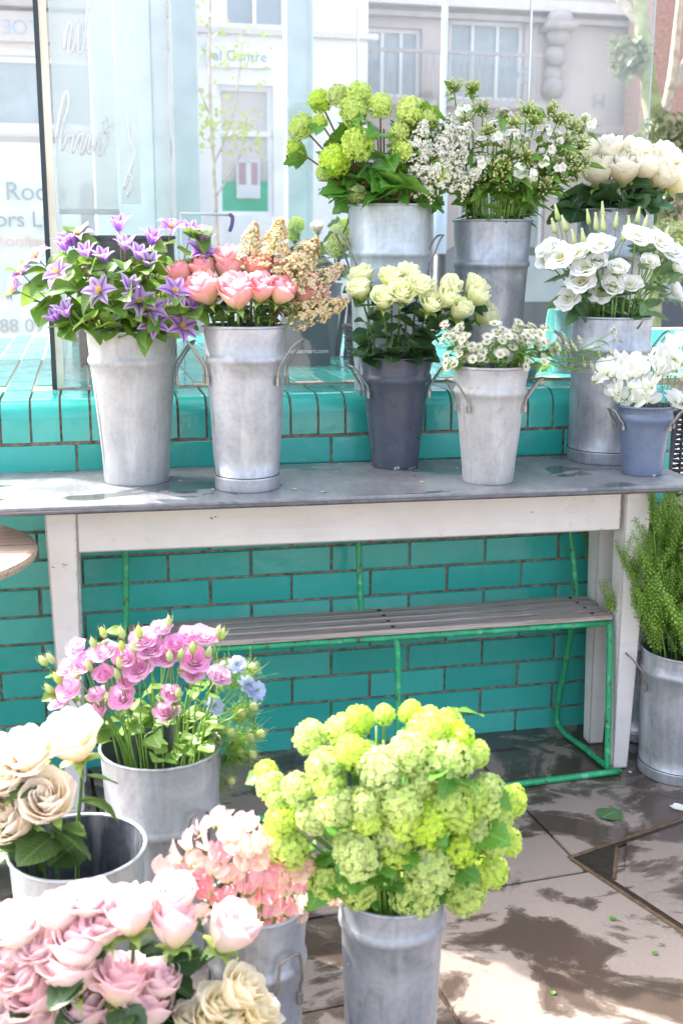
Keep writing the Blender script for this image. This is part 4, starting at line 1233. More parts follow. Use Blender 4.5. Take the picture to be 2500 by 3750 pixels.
# lisianthus cup
def lisi(op, seed):
    rnd = random.Random(seed)
    mb = MB()
    for n, Rb, H, off, c in ((4, .42, .95, 0, .7), (5, .58, .92, .5, 1.1), (5, .72, .80, .2, 1.5)):
        for k in range(n):
            mb.grid(6, 5, rose_petal_fn(Rb, H*rnd.uniform(.92, 1.06), op, 1.0, c*op*3, .10, 0), 0, Matrix.Rotation(off+2*math.pi*k/n, 4, 'Z'))
    mb.lathe([(0, .5), (.12, .48), (.16, .3), (.1, .1)], 8, 1)
    return mb.mesh('flower', [P['lis'], P['heart']])
LISI = [lisi(.16, 1), lisi(.26, 2), lisi(.09, 3)]

# phlox cluster
def phlox(seed, n=8):
    rnd = random.Random(seed)
    mb = MB()
    for i in range(n):
        d = Vector((rnd.gauss(0, .6), rnd.gauss(0, .6), rnd.uniform(.25, 1))).normalized()
        Mx = Matrix.Translation(d*rnd.uniform(.6, .95)) @ align((d+Vector((rnd.gauss(0, .2), rnd.gauss(0, .2), 0))).normalized(), rnd.uniform(0, 6)) @ Matrix.Scale(.46*rnd.uniform(.8, 1.1), 4)
        for k in range(5):
            mb.grid(4, 3, lambda s, t: (s*.50*math.sin(math.pi*(.12+.70*t))**.6, .05+t*.95*(1-.12*s*s), .12*t+.05*abs(s)), 0, Mx @ Matrix.Rotation(R(72*k), 4, 'Z'))
        mb.tube([Mx @ Vector((0, 0, .05)), d*.1], [.04, .03], 4, 1)
    for i in range(12):
        d = Vector((rnd.gauss(0, .7), rnd.gauss(0, .7), rnd.uniform(-.2, 1))).normalized()
        mb.tube([d*.2, d*.7, d*.85, d*rnd.uniform(.95, 1.1)], [.03, .05, .09, .02], 5, 1)
    return mb.mesh('flower_cluster', [P['phlox'], P['bud']])
PHLOX = [phlox(s) for s in (1, 2, 3)]
def budspray(seed, n=34):
    rnd = random.Random(seed)
    mb = MB()
    for i in range(n):
        d = Vector((rnd.gauss(0, .6), rnd.gauss(0, .6), rnd.uniform(-.6, 1.3)))
        d = d.normalized()*rnd.uniform(.55, 1.1)
        mb.tube([d*.25+Vector((0, 0, -.3)), d*.72, d*.86, d*1.02], [.02, .045, .085, .02], 5, 0)
        if i % 3 == 0:
            mb.grid(2, 4, lambda s, t: (s*.10*math.sin(math.pi*(.05+.9*t)), t*.5, .05*t), 1, Matrix.Translation(d*.35) @ align(d).to_4x4() @ Matrix.Rotation(R(-60), 4, 'X'))
    return mb.mesh('bud_cluster', [P['bud'], L['phlox']])
BUDSPRAY = [budspray(s) for s in (1, 2, 3)]

# lilac panicle
def panicle(seed, n=250, mat='lilac'):
    rnd = random.Random(seed)
    mb = MB()
    for i in range(n):
        t = rnd.random()**.8
        rr = .95*(1-t)**.7*rnd.uniform(.55, 1.05)+.05
        a = rnd.uniform(0, 6.3)
        p = Vector((rr*math.cos(a), rr*math.sin(a), -1+t*2.6))
        s = rnd.uniform(.10, .17)
        if rnd.random() < .55:
            d = Vector((p.x, p.y, .5)).normalized()
            Mx = Matrix.Translation(p) @ align(d, rnd.uniform(0, 6)) @ Matrix.Scale(s*1.25, 4)
            for k in range(4):
                c, s_ = math.cos(R(90*k)), math.sin(R(90*k))
                mb.add([(c*x-s_*y, s_*x+c*y, z2) for x, y, z2 in ((0, 0, 0), (.5, -.35, .2), (.95, 0, .12), (.5, .35, .2))], [(0, 1, 2, 3)], [(.5, .1), (0, .6), (.5, 1), (1, .6)], 0, Mx)
        else:
            mb.add([(0, 0, -s), (s*.6, 0, 0), (0, s*.6, 0), (-s*.6, 0, 0), (0, -s*.6, 0), (0, 0, s)], [(0, 2, 1), (0, 3, 2), (0, 4, 3), (0, 1, 4), (5, 1, 2), (5, 2, 3), (5, 3, 4), (5, 4, 1)], [(.5, .1)]+[(.5, .5)]*4+[(.5, .9)], 0, Matrix.Translation(p))
        if i % 3 == 0: mb.tube([(0, 0, p.z-.25), p*.98], .014, 3, 1)
    mb.tube([(0, 0, -1.3), (0, 0, 1.2)], .04, 5, 1)
    return mb.mesh('panicle', [P[mat], L['calyx']])
LILAC = [panicle(1), panicle(2)]
LILAC_W = [panicle(3, 220, 'lilac_w'), panicle(4, 220, 'lilac_w')]

# astrantia pincushion
am = MB()
for k in range(13):
    am.grid(2, 3, lambda s, t: (s*.13*math.sin(math.pi*(.15+.72*t)), .15+t*.85, .28*t), 0, Matrix.Rotation(R(360/13*k), 4, 'Z'))
for i in range(34):
    z = random.uniform(.25, 1); a = random.uniform(0, 6.3); rr = math.sqrt(1-z*z)
    d = Vector((rr*math.cos(a), rr*math.sin(a), z))
    am.tube([(0, 0, .05), d*.45, d*.52], [.02, .035, .01], 4, 0)
ASTR = am.mesh('flower_head', P['astr'])

# nigella flower and pod
nm = MB()
for r_i in range(3):
    for k in range(7):
        nm.grid(4, 4, lambda s, t: (s*.26*math.sin(math.pi*(.08+.75*t))*(1+.18*(int(t*8) % 2)), .1+t*(.95-.15*r_i), (.12+.25*r_i)*t+.05*abs(s)), 0, Matrix.Rotation(R(360/7*k+20*r_i), 4, 'Z'))
for k in range(10): nm.tube([(0, 0, .05), (.12*math.cos(R(36*k)), .12*math.sin(R(36*k)), .55)], .02, 4, 1)
NIG = nm.mesh('flower', [P['nigella'], L['calyx']])
nm = MB().lathe([(0, -1), (.5, -.85), (.95, -.1), (.85, .5), (.4, .9), (0, 1)], 10)
for k in range(5): nm.tube([(.1*math.cos(R(72*k)), .1*math.sin(R(72*k)), .85), (.5*math.cos(R(72*k)), .5*math.sin(R(72*k)), 1.7)], [.07, .02], 4)
for k in range(16):
    a = R(22.5*k); q = random.uniform(1.4, 2.1)
    nm.tube(smooth_path([(0, 0, -1), (.8*math.cos(a), .8*math.sin(a), -.7), (q*math.cos(a), q*math.sin(a), random.uniform(-.2, .8))], 2), .035, 3)
POD = nm.mesh('seed_pod', P['bud'])
nm = MB()
for i in range(30):
    a = random.uniform(0, 6.3); q = random.uniform(.5, 1.2)
    p1 = Vector((.35*q*math.cos(a), .35*q*math.sin(a), random.uniform(-.3, .4)))
    p2 = Vector((q*math.cos(a+.3), q*math.sin(a+.3), random.uniform(-.6, .9)))
    nm.tube([(0, 0, -.4), p1, p2], [.010, .008, .004], 3)
    for j in range(2):
        nm.tube([p1, p1+Vector((random.uniform(-.4, .4), random.uniform(-.4, .4), random.uniform(-.1, .5)))], [.007, .003], 3)
THREAD = nm.mesh('thread_leaves', L['fern'])
# sprig of round green seed discs
fm = MB()
for i in range(58):
    t = i/58; a = 2.4*i
    d = Vector((math.cos(a), math.sin(a), .45))
    p = Vector((0, 0, t)); q = p+d*random.uniform(.06, .17)*(1-.5*t)
    fm.tube([p, q], [.006, .004], 3, 1)
    Mx = Matrix.Translation(q) @ align(d+Vector((random.uniform(-.5, .5), random.uniform(-.5, .5), .3)), a) @ Matrix.Scale(.030*(1-.35*t), 4)
    fm.add([(math.cos(R(60*k)), math.sin(R(60*k)), 0) for k in range(6)], [tuple(range(6))], [(.5+.5*math.cos(R(60*k)), .5+.5*math.sin(R(60*k))) for k in range(6)], 0, Mx)
fm.tube([(0, 0, 0), (.01, 0, .5), (0, 0, 1.0)], [.012, .009, .004], 4, 1)
SPRIG = fm.mesh('leafy_sprig', [L['fern'], L['stem']], False)

# ------------------------------------------------------------------ where each flower head sits: x, y, z, radius in metres
HEADS = {'pink':[(-0.311,-0.296,1.376,0.0253),(-0.366,-0.284,1.353,0.0264),(-0.305,-0.298,1.349,0.0279),(-0.243,-0.312,1.356,0.0264),(-0.186,-0.324,1.344,0.0244),(-0.421,-0.272,1.338,0.0254),(-0.419,-0.272,1.306,0.0255),(-0.373,-0.342,1.308,0.0319),(-0.303,-0.381,1.302,0.0336),(-0.249,-0.384,1.311,0.0273),(-0.199,-0.386,1.304,0.0259),(-0.129,-0.337,1.297,0.0346)],
'clematis':[(-0.555,-0.216,1.449,0.0193),(-0.648,-0.195,1.427,0.0193),(-0.683,-0.187,1.404,0.0194),(-0.668,-0.19,1.414,0.0194),(-0.745,-0.173,1.376,0.0194),(-0.779,-0.165,1.339,0.0195),(-0.796,-0.161,1.301,0.0195),(-0.695,-0.272,1.343,0.0189),(-0.545,-0.293,1.405,0.0189),(-0.515,-0.329,1.383,0.0187),(-0.481,-0.27,1.417,0.0191),(-0.434,-0.243,1.445,0.0193),(-0.389,-0.253,1.435,0.0193),(-0.365,-0.259,1.418,0.0193),(-0.371,-0.284,1.391,0.0192),(-0.685,-0.271,1.253,0.019),(-0.605,-0.336,1.304,0.0186),(-0.538,-0.358,1.309,0.0186),(-0.52,-0.358,1.28,0.0187),(-0.496,-0.354,1.263,0.0187),(-0.491,-0.329,1.23,0.019),(-0.442,-0.368,1.302,0.0187),(-0.397,-0.349,1.264,0.0189),(-0.425,-0.312,1.22,0.0192),(-0.635,-0.279,1.385,0.0188),(-0.711,-0.225,1.235,0.0193),(-0.597,-0.311,1.375,0.0187),(-0.493,-0.349,1.364,0.0186)],
'lilac':[(-0.205,-0.334,1.411,0.0301),(-0.26,-0.315,1.406,0.0227),(-0.144,-0.363,1.377,0.0276),(-0.108,-0.375,1.328,0.0251),(-0.132,-0.368,1.263,0.0227),(-0.087,-0.373,1.268,0.0228),(-0.167,-0.363,1.357,0.025)],
'green_rose':[(0.063,-0.084,1.33,0.0283),(0.037,-0.153,1.298,0.0277),(0.089,-0.201,1.279,0.0274),(0.117,-0.166,1.328,0.0276),(0.16,-0.163,1.337,0.0277),(0.131,-0.209,1.293,0.0274),(0.179,-0.207,1.309,0.0274),(0.204,-0.229,1.269,0.0274),(0.259,-0.203,1.306,0.0276),(0.243,-0.222,1.282,0.0275),(0.282,-0.22,1.25,0.0277),(0.338,-0.181,1.282,0.028),(0.347,-0.147,1.306,0.0283),(0.376,-0.153,1.232,0.0285)],
'lis':[(0.661,-0.21,1.414,0.0322),(0.543,-0.141,1.403,0.0327),(0.565,-0.169,1.384,0.0325),(0.607,-0.195,1.394,0.0323),(0.623,-0.204,1.358,0.0323),(0.619,-0.193,1.321,0.0325),(0.703,-0.227,1.355,0.0322),(0.741,-0.222,1.315,0.0325),(0.698,-0.214,1.31,0.0325),(0.787,-0.233,1.371,0.0323),(0.82,-0.219,1.421,0.0324),(0.758,-0.215,1.437,0.0323),(0.65,-0.215,1.371,0.0322),(0.606,-0.146,1.276,0.033),(0.878,-0.216,1.358,0.0328),(0.896,-0.184,1.296,0.0333),(0.851,-0.22,1.398,0.0325)],
'lis_bud':[(0.589,-0.083,1.491,0.0138),(0.654,-0.137,1.48,0.0136),(0.668,-0.156,1.467,0.0136),(0.698,-0.127,1.497,0.0137),(0.597,-0.119,1.463,0.0137),(0.631,-0.163,1.43,0.0136),(0.684,-0.164,1.463,0.0136),(0.718,-0.167,1.47,0.0136),(0.75,-0.176,1.464,0.0136),(0.794,-0.178,1.464,0.0136),(0.81,-0.193,1.437,0.0136),(0.849,-0.189,1.438,0.0137),(0.869,-0.199,1.398,0.0137),(0.575,-0.101,1.457,0.0138),(0.609,-0.154,1.427,0.0136),(0.783,-0.159,1.484,0.0137),(0.732,-0.188,1.437,0.0135)],
'white_pea':[(0.625,-0.3,1.075,0.0227),(0.65,-0.306,1.102,0.0226),(0.678,-0.312,1.118,0.0226),(0.664,-0.325,1.095,0.0225),(0.685,-0.358,1.098,0.0223),(0.7,-0.359,1.122,0.0223),(0.707,-0.371,1.102,0.0222),(0.667,-0.33,1.051,0.0225),(0.68,-0.326,1.029,0.0226),(0.691,-0.363,1.062,0.0223),(0.706,-0.36,1.03,0.0224),(0.721,-0.378,1.055,0.0223),(0.733,-0.385,1.074,0.0222),(0.734,-0.376,1.034,0.0223),(0.752,-0.388,1.103,0.0222),(0.763,-0.388,1.11,0.0222),(0.795,-0.352,1.159,0.0224),(0.825,-0.345,1.168,0.0225),(0.795,-0.377,1.14,0.0223),(0.809,-0.385,1.128,0.0222),(0.795,-0.39,1.115,0.0222),(0.811,-0.396,1.09,0.0222),(0.802,-0.389,1.031,0.0224),(0.818,-0.387,1.025,0.0224),(0.775,-0.372,1.145,0.0223),(0.743,-0.382,1.115,0.0222)],
'vib_back':[(-0.013,0.093,1.778,0.026),(-0.019,0.062,1.723,0.017),(-0.058,0.113,1.714,0.0311),(-0.069,0.139,1.659,0.0237),(0.029,0.06,1.789,0.0285),(0.075,0.032,1.787,0.0304),(0.061,0.019,1.746,0.0351),(0.126,-0.001,1.759,0.0269),(0.068,0.002,1.666,0.0378),(0.014,0.035,1.624,0.0341),(-0.006,0.059,1.599,0.022),(0.074,0.041,1.543,0.0248),(0.201,-0.02,1.746,0.0323),(0.245,-0.027,1.731,0.0256),(0.169,-0.026,1.69,0.0242),(0.179,-0.028,1.648,0.0283),(0.276,-0.025,1.602,0.0382),(0.039,0.115,1.411,0.0284)],
'lilac_white':[(0.22,-0.044,1.671,0.0336),(0.274,-0.05,1.652,0.0371),(0.317,-0.049,1.666,0.0338),(0.251,-0.042,1.574,0.0305),(0.285,-0.046,1.691,0.0303),(0.352,-0.036,1.576,0.0274),(0.221,-0.044,1.606,0.027),(0.312,-0.047,1.601,0.0306)],
'phlox':[(0.388,0.097,1.754,0.0212),(0.47,0.026,1.742,0.0209),(0.443,-0.004,1.689,0.0207),(0.506,-0.021,1.676,0.0207),(0.569,-0.008,1.705,0.0208),(0.605,-0.014,1.682,0.0209),(0.69,0.048,1.706,0.0214),(0.551,-0.035,1.619,0.0208),(0.527,-0.035,1.589,0.0208),(0.44,0.011,1.713,0.0208),(0.48,-0.012,1.689,0.0207),(0.575,-0.026,1.66,0.0208),(0.498,-0.033,1.599,0.0207),(0.397,-0.006,1.618,0.0207),(0.71,0.043,1.73,0.0213),(0.405,0,1.665,0.0207),(0.601,-0.031,1.614,0.0209),(0.348,0.072,1.717,0.021),(0.37,0.027,1.687,0.0208)],
'phlox_green':[(0.361,0.121,1.823,0.024),(0.412,0.11,1.82,0.024),(0.374,0.044,1.728,0.0236),(0.421,0.055,1.764,0.0237),(0.534,0.02,1.756,0.0237),(0.607,0.035,1.76,0.0239),(0.622,0.016,1.738,0.0238),(0.66,0.014,1.719,0.0239),(0.676,-0.007,1.671,0.0239),(0.639,-0.027,1.635,0.0237),(0.616,-0.033,1.594,0.0237),(0.573,-0.033,1.56,0.0237),(0.47,-0.025,1.645,0.0234),(0.423,-0.016,1.605,0.0235),(0.386,-0,1.572,0.0236),(0.451,-0.023,1.578,0.0235),(0.511,-0.032,1.639,0.0235),(0.548,-0.002,1.728,0.0236),(0.682,-0.016,1.623,0.0239),(0.49,-0.002,1.72,0.0235),(0.656,-0.025,1.602,0.0238),(0.633,-0.019,1.675,0.0237),(0.42,0.005,1.699,0.0235),(0.456,-0.025,1.612,0.0235)],
'white_rose':[(0.77,0.077,1.617,0.0465),(0.835,0.049,1.62,0.0449),(0.896,0.037,1.627,0.0449),(0.943,0.028,1.603,0.0421),(0.992,0.027,1.59,0.0401),(0.811,0.087,1.671,0.0364),(0.76,0.112,1.661,0.0351),(0.955,0.04,1.646,0.04),(0.877,0.061,1.666,0.0349)],
'spray':[(-0.529,-0.953,0.701,0.018),(-0.478,-0.96,0.686,0.018),(-0.453,-0.955,0.682,0.0181),(-0.563,-0.959,0.684,0.0179),(-0.551,-0.967,0.669,0.0179),(-0.635,-0.943,0.66,0.0179),(-0.685,-0.91,0.662,0.0181),(-0.7,-0.91,0.623,0.0181),(-0.637,-0.948,0.617,0.018),(-0.573,-0.97,0.633,0.0179),(-0.594,-0.964,0.606,0.0179),(-0.477,-0.979,0.62,0.018),(-0.427,-0.97,0.606,0.0182),(-0.716,-0.891,0.553,0.0184),(-0.7,-0.91,0.581,0.0182),(-0.65,-0.938,0.575,0.0181),(-0.65,-0.926,0.535,0.0183),(-0.525,-0.963,0.541,0.0182),(-0.516,-0.975,0.58,0.018),(-0.524,-0.975,0.654,0.0179),(-0.47,-0.976,0.644,0.018),(-0.596,-0.96,0.654,0.0179),(-0.676,-0.926,0.633,0.018),(-0.605,-0.956,0.574,0.018),(-0.507,-0.969,0.675,0.0179),(-0.661,-0.932,0.647,0.018)],
'spray_bud':[(-0.635,-0.938,0.699,0.0081),(-0.654,-0.94,0.68,0.0081),(-0.602,-0.953,0.701,0.0081),(-0.603,-0.966,0.68,0.0081),(-0.57,-0.963,0.703,0.0081),(-0.515,-0.953,0.717,0.0082),(-0.497,-0.99,0.664,0.0081),(-0.474,-0.984,0.673,0.0081),(-0.423,-0.947,0.687,0.0083),(-0.415,-0.946,0.682,0.0083),(-0.517,-0.99,0.661,0.0081),(-0.503,-0.991,0.588,0.0081),(-0.734,-0.888,0.637,0.0083),(-0.749,-0.87,0.627,0.0083),(-0.739,-0.889,0.576,0.0083),(-0.723,-0.907,0.604,0.0083),(-0.688,-0.935,0.62,0.0082),(-0.608,-0.973,0.649,0.0081),(-0.664,-0.948,0.64,0.0081),(-0.444,-0.981,0.661,0.0082),(-0.58,-0.975,0.678,0.0081),(-0.613,-0.973,0.628,0.0081)],
'nigella':[(-0.368,-0.932,0.571,0.0212),(-0.386,-0.925,0.611,0.0211),(-0.432,-0.925,0.529,0.0212),(-0.351,-0.933,0.557,0.0212)],
'nigella_pod':[(-0.376,-0.92,0.508,0.0094),(-0.397,-0.914,0.466,0.0095),(-0.359,-0.915,0.452,0.0095),(-0.339,-0.917,0.46,0.0095),(-0.38,-0.908,0.425,0.0095),(-0.355,-0.913,0.416,0.0095),(-0.408,-0.913,0.608,0.0093),(-0.353,-0.923,0.521,0.0094),(-0.353,-0.92,0.602,0.0094),(-0.398,-0.904,0.359,0.0096)],
'cream':[(-0.694,-1.215,0.611,0.0423),(-0.765,-1.239,0.598,0.0359),(-0.802,-1.244,0.562,0.0298),(-0.736,-1.263,0.53,0.0394),(-0.794,-1.249,0.491,0.036),(-0.831,-1.218,0.589,0.0318),(-0.844,-1.231,0.517,0.0336)],
'pea':[(-0.502,-1.364,0.501,0.0189),(-0.472,-1.345,0.503,0.0192),(-0.435,-1.384,0.512,0.0188),(-0.521,-1.376,0.487,0.0188),(-0.495,-1.391,0.493,0.0187),(-0.461,-1.397,0.503,0.0187),(-0.409,-1.412,0.497,0.0187),(-0.559,-1.367,0.438,0.0189),(-0.538,-1.376,0.467,0.0188),(-0.516,-1.394,0.466,0.0187),(-0.48,-1.408,0.478,0.0186),(-0.45,-1.411,0.491,0.0186),(-0.427,-1.418,0.488,0.0186),(-0.495,-1.407,0.423,0.0187),(-0.465,-1.419,0.448,0.0186),(-0.438,-1.423,0.466,0.0186),(-0.408,-1.426,0.471,0.0186),(-0.381,-1.428,0.462,0.0186),(-0.465,-1.415,0.409,0.0187),(-0.439,-1.425,0.43,0.0186),(-0.415,-1.429,0.44,0.0186),(-0.388,-1.43,0.438,0.0187),(-0.364,-1.428,0.445,0.0187),(-0.422,-1.423,0.404,0.0187),(-0.398,-1.427,0.411,0.0187),(-0.374,-1.429,0.42,0.0187),(-0.349,-1.426,0.419,0.0188),(-0.331,-1.419,0.444,0.0189),(-0.314,-1.407,0.385,0.0192),(-0.292,-1.385,0.365,0.0195),(-0.401,-1.419,0.38,0.0189),(-0.376,-1.42,0.381,0.0189),(-0.353,-1.406,0.354,0.0192),(-0.375,-1.367,0.297,0.0196),(-0.361,-1.377,0.314,0.0195),(-0.413,-1.408,0.355,0.019),(-0.507,-1.385,0.361,0.019),(-0.428,-1.355,0.285,0.0197),(-0.461,-1.406,0.372,0.0189),(-0.569,-1.358,0.415,0.019),(-0.533,-1.388,0.443,0.0187),(-0.514,-1.399,0.443,0.0187),(-0.487,-1.41,0.457,0.0186),(-0.419,-1.398,0.339,0.0191),(-0.481,-1.408,0.399,0.0188),(-0.524,-1.393,0.418,0.0188),(-0.546,-1.379,0.42,0.0189),(-0.344,-1.417,0.383,0.019)],
'vib':[(-0.323,-1.367,0.645,0.0227),(-0.279,-1.384,0.661,0.0205),(-0.251,-1.383,0.674,0.0187),(-0.212,-1.391,0.684,0.0136),(-0.171,-1.401,0.688,0.0151),(-0.142,-1.407,0.68,0.0151),(-0.156,-1.447,0.671,0.0236),(-0.118,-1.413,0.659,0.0242),(-0.107,-1.449,0.654,0.0214),(-0.087,-1.466,0.638,0.0184),(-0.193,-1.481,0.655,0.0275),(-0.141,-1.489,0.64,0.0296),(-0.242,-1.484,0.639,0.0282),(-0.277,-1.456,0.654,0.0227),(-0.317,-1.448,0.633,0.0227),(-0.316,-1.461,0.613,0.0209),(-0.358,-1.433,0.593,0.0211),(-0.393,-1.351,0.586,0.0153),(-0.391,-1.379,0.576,0.0181),(-0.387,-1.406,0.562,0.0134),(-0.307,-1.474,0.581,0.026),(-0.34,-1.455,0.555,0.0204),(-0.264,-1.492,0.589,0.023),(-0.261,-1.494,0.564,0.0202),(-0.214,-1.505,0.587,0.0264),(-0.208,-1.506,0.56,0.0231),(-0.181,-1.503,0.617,0.015),(-0.168,-1.51,0.553,0.0261),(-0.14,-1.508,0.59,0.0237),(-0.124,-1.509,0.563,0.0238),(-0.095,-1.501,0.588,0.0181),(-0.073,-1.493,0.591,0.0194),(-0.078,-1.499,0.569,0.0194),(-0.028,-1.475,0.559,0.0198),(-0.056,-1.493,0.538,0.0184),(-0.091,-1.502,0.534,0.0206),(-0.063,-1.491,0.502,0.0197),(-0.028,-1.472,0.488,0.0182),(-0.117,-1.501,0.504,0.0241),(-0.216,-1.496,0.506,0.0222),(-0.163,-1.493,0.476,0.033),(-0.269,-1.48,0.501,0.0316),(-0.287,-1.477,0.514,0.0181),(-0.368,-1.418,0.485,0.0258),(-0.38,-1.418,0.535,0.0214),(-0.312,-1.427,0.427,0.023),(-0.267,-1.446,0.422,0.0277),(-0.178,-1.455,0.403,0.0273),(-0.091,-1.443,0.392,0.0293),(-0.05,-1.459,0.433,0.0214),(-0.227,-1.5,0.535,0.018)],
'front':[(-0.678,-1.464,0.46,0.0241),(-0.719,-1.461,0.445,0.0272),(-0.618,-1.486,0.449,0.032),(-0.552,-1.481,0.466,0.0258),(-0.555,-1.497,0.428,0.0305),(-0.472,-1.499,0.409,0.0325),(-0.782,-1.441,0.415,0.0297),(-0.694,-1.482,0.405,0.0357),(-0.751,-1.465,0.391,0.0224),(-0.793,-1.448,0.377,0.021),(-0.774,-1.46,0.35,0.0251),(-0.707,-1.483,0.366,0.0359),(-0.758,-1.467,0.319,0.0316),(-0.634,-1.501,0.346,0.0327),(-0.69,-1.487,0.301,0.0329),(-0.604,-1.505,0.304,0.0362),(-0.804,-1.448,0.32,0.0211),(-0.751,-1.467,0.274,0.0299),(-0.796,-1.45,0.28,0.0261),(-0.659,-1.486,0.43,0.0249),(-0.656,-1.493,0.274,0.0292),(-0.713,-1.478,0.269,0.0276),(-0.578,-1.51,0.344,0.0231),(-0.814,-1.441,0.35,0.0259),(-0.828,-1.42,0.393,0.026),(-0.831,-1.43,0.282,0.0263)],
'front_cream':[(-0.465,-1.536,0.331,0.037),(-0.498,-1.532,0.307,0.029),(-0.437,-1.536,0.293,0.0292),(-0.469,-1.532,0.273,0.0325),(-0.545,-1.522,0.285,0.0226),(-0.514,-1.527,0.28,0.0259)],
'astrantia':[(0.208,-0.343,1.215,0.0119),(0.203,-0.364,1.197,0.0118),(0.22,-0.365,1.207,0.0118),(0.238,-0.357,1.22,0.0119),(0.229,-0.39,1.155,0.0118),(0.271,-0.402,1.173,0.0118),(0.24,-0.39,1.179,0.0118),(0.289,-0.408,1.145,0.0118),(0.316,-0.379,1.225,0.0119),(0.334,-0.417,1.158,0.0118),(0.293,-0.399,1.196,0.0118),(0.377,-0.387,1.223,0.0119),(0.413,-0.393,1.216,0.0119),(0.431,-0.395,1.212,0.0119),(0.398,-0.407,1.204,0.0118),(0.382,-0.416,1.188,0.0118),(0.438,-0.416,1.185,0.0119),(0.462,-0.416,1.174,0.0119),(0.446,-0.421,1.161,0.0119),(0.413,-0.422,1.171,0.0118),(0.432,-0.423,1.144,0.0119),(0.364,-0.399,1.213,0.0118),(0.34,-0.403,1.205,0.0118),(0.2,-0.374,1.133,0.0119),(0.214,-0.382,1.138,0.0118),(0.319,-0.415,1.158,0.0118),(0.247,-0.386,1.196,0.0118),(0.378,-0.412,1.196,0.0118),(0.356,-0.41,1.197,0.0118),(0.317,-0.402,1.201,0.0118),(0.264,-0.401,1.158,0.0118),(0.47,-0.405,1.19,0.0119),(0.41,-0.415,1.192,0.0118),(0.386,-0.422,1.141,0.0118),(0.493,-0.383,1.196,0.012),(0.516,-0.388,1.175,0.012),(0.529,-0.391,1.186,0.012),(0.609,-0.409,1.203,0.012),(0.611,-0.409,1.15,0.0121),(0.579,-0.402,1.15,0.0121),(0.544,-0.394,1.133,0.0121),(0.565,-0.399,1.116,0.0121)]}

def clusters(pts, per):
    left = list(pts); out = []
    while left:
        a = left.pop(0); grp = [a]
        while len(grp) < per and left:
            b = min(left, key=lambda q: (Vector(q[:3])-Vector(a[:3])).length)
            if (Vector(b[:3])-Vector(a[:3])).length > .11: break
            left.remove(b); grp.append(b)
        out.append(grp)
    return out
CAMH = Vector((-_h.x, -_h.y, 0)).normalized()
def head_dir(key, p, out=1.0, toward=.3, jit=.12):
    x, y, z, rb, rt_, hh = BUCKET[key]
    v = Vector(p)-Vector((x, y, z+hh-.06))
    d = Vector((v.x*out, v.y*out, max(.05, v.z)*1.0)).normalized()
    d = d+CAMH*toward+Vector((random.gauss(0, jit), random.gauss(0, jit), random.gauss(0, jit)))+Vector((0, 0, .25))
    return d.normalized()
SIDES = dict(B1=('glass corner side', 'pink rose side'), B2=('clematis side', 'lilac side'), B3=('lilac side', 'astrantia side'), B4=('slate bucket side', 'lisianthus side'), B5=('vase side', 'wicker chair side'), B6=('tall bucket side', 'wicker chair side'), B7=('neon sign side', 'phlox side'), B8=('viburnum side', 'white rose side'), B9=('phlox side', 'tree side'), B10=('table leg side', 'nigella side'), B11=('open side', 'spray rose side'), B12=('cream rose side', 'viburnum side'), B13=('sweet pea side', 'open pavement side'), B14=('open side', 'sweet pea side'), IN=('bag side', 'ledge bucket side'))
def spot(key, p, zs, xs):
    if len(zs) < 4: return ''
    x, y = BUCKET[key][:2]
    q = (p.z-min(zs))/max(1e-4, max(zs)-min(zs))
    e = Vector((p.x, p.y, 0)).dot(Vector((_r.x, _r.y, 0)))
    s = (e-min(xs))/max(1e-4, max(xs)-min(xs))
    return (', low' if q < .34 else ', halfway up' if q < .67 else ', on top')+(', '+SIDES[key][0] if s < .34 else ', middle' if s < .67 else ', '+SIDES[key][1])
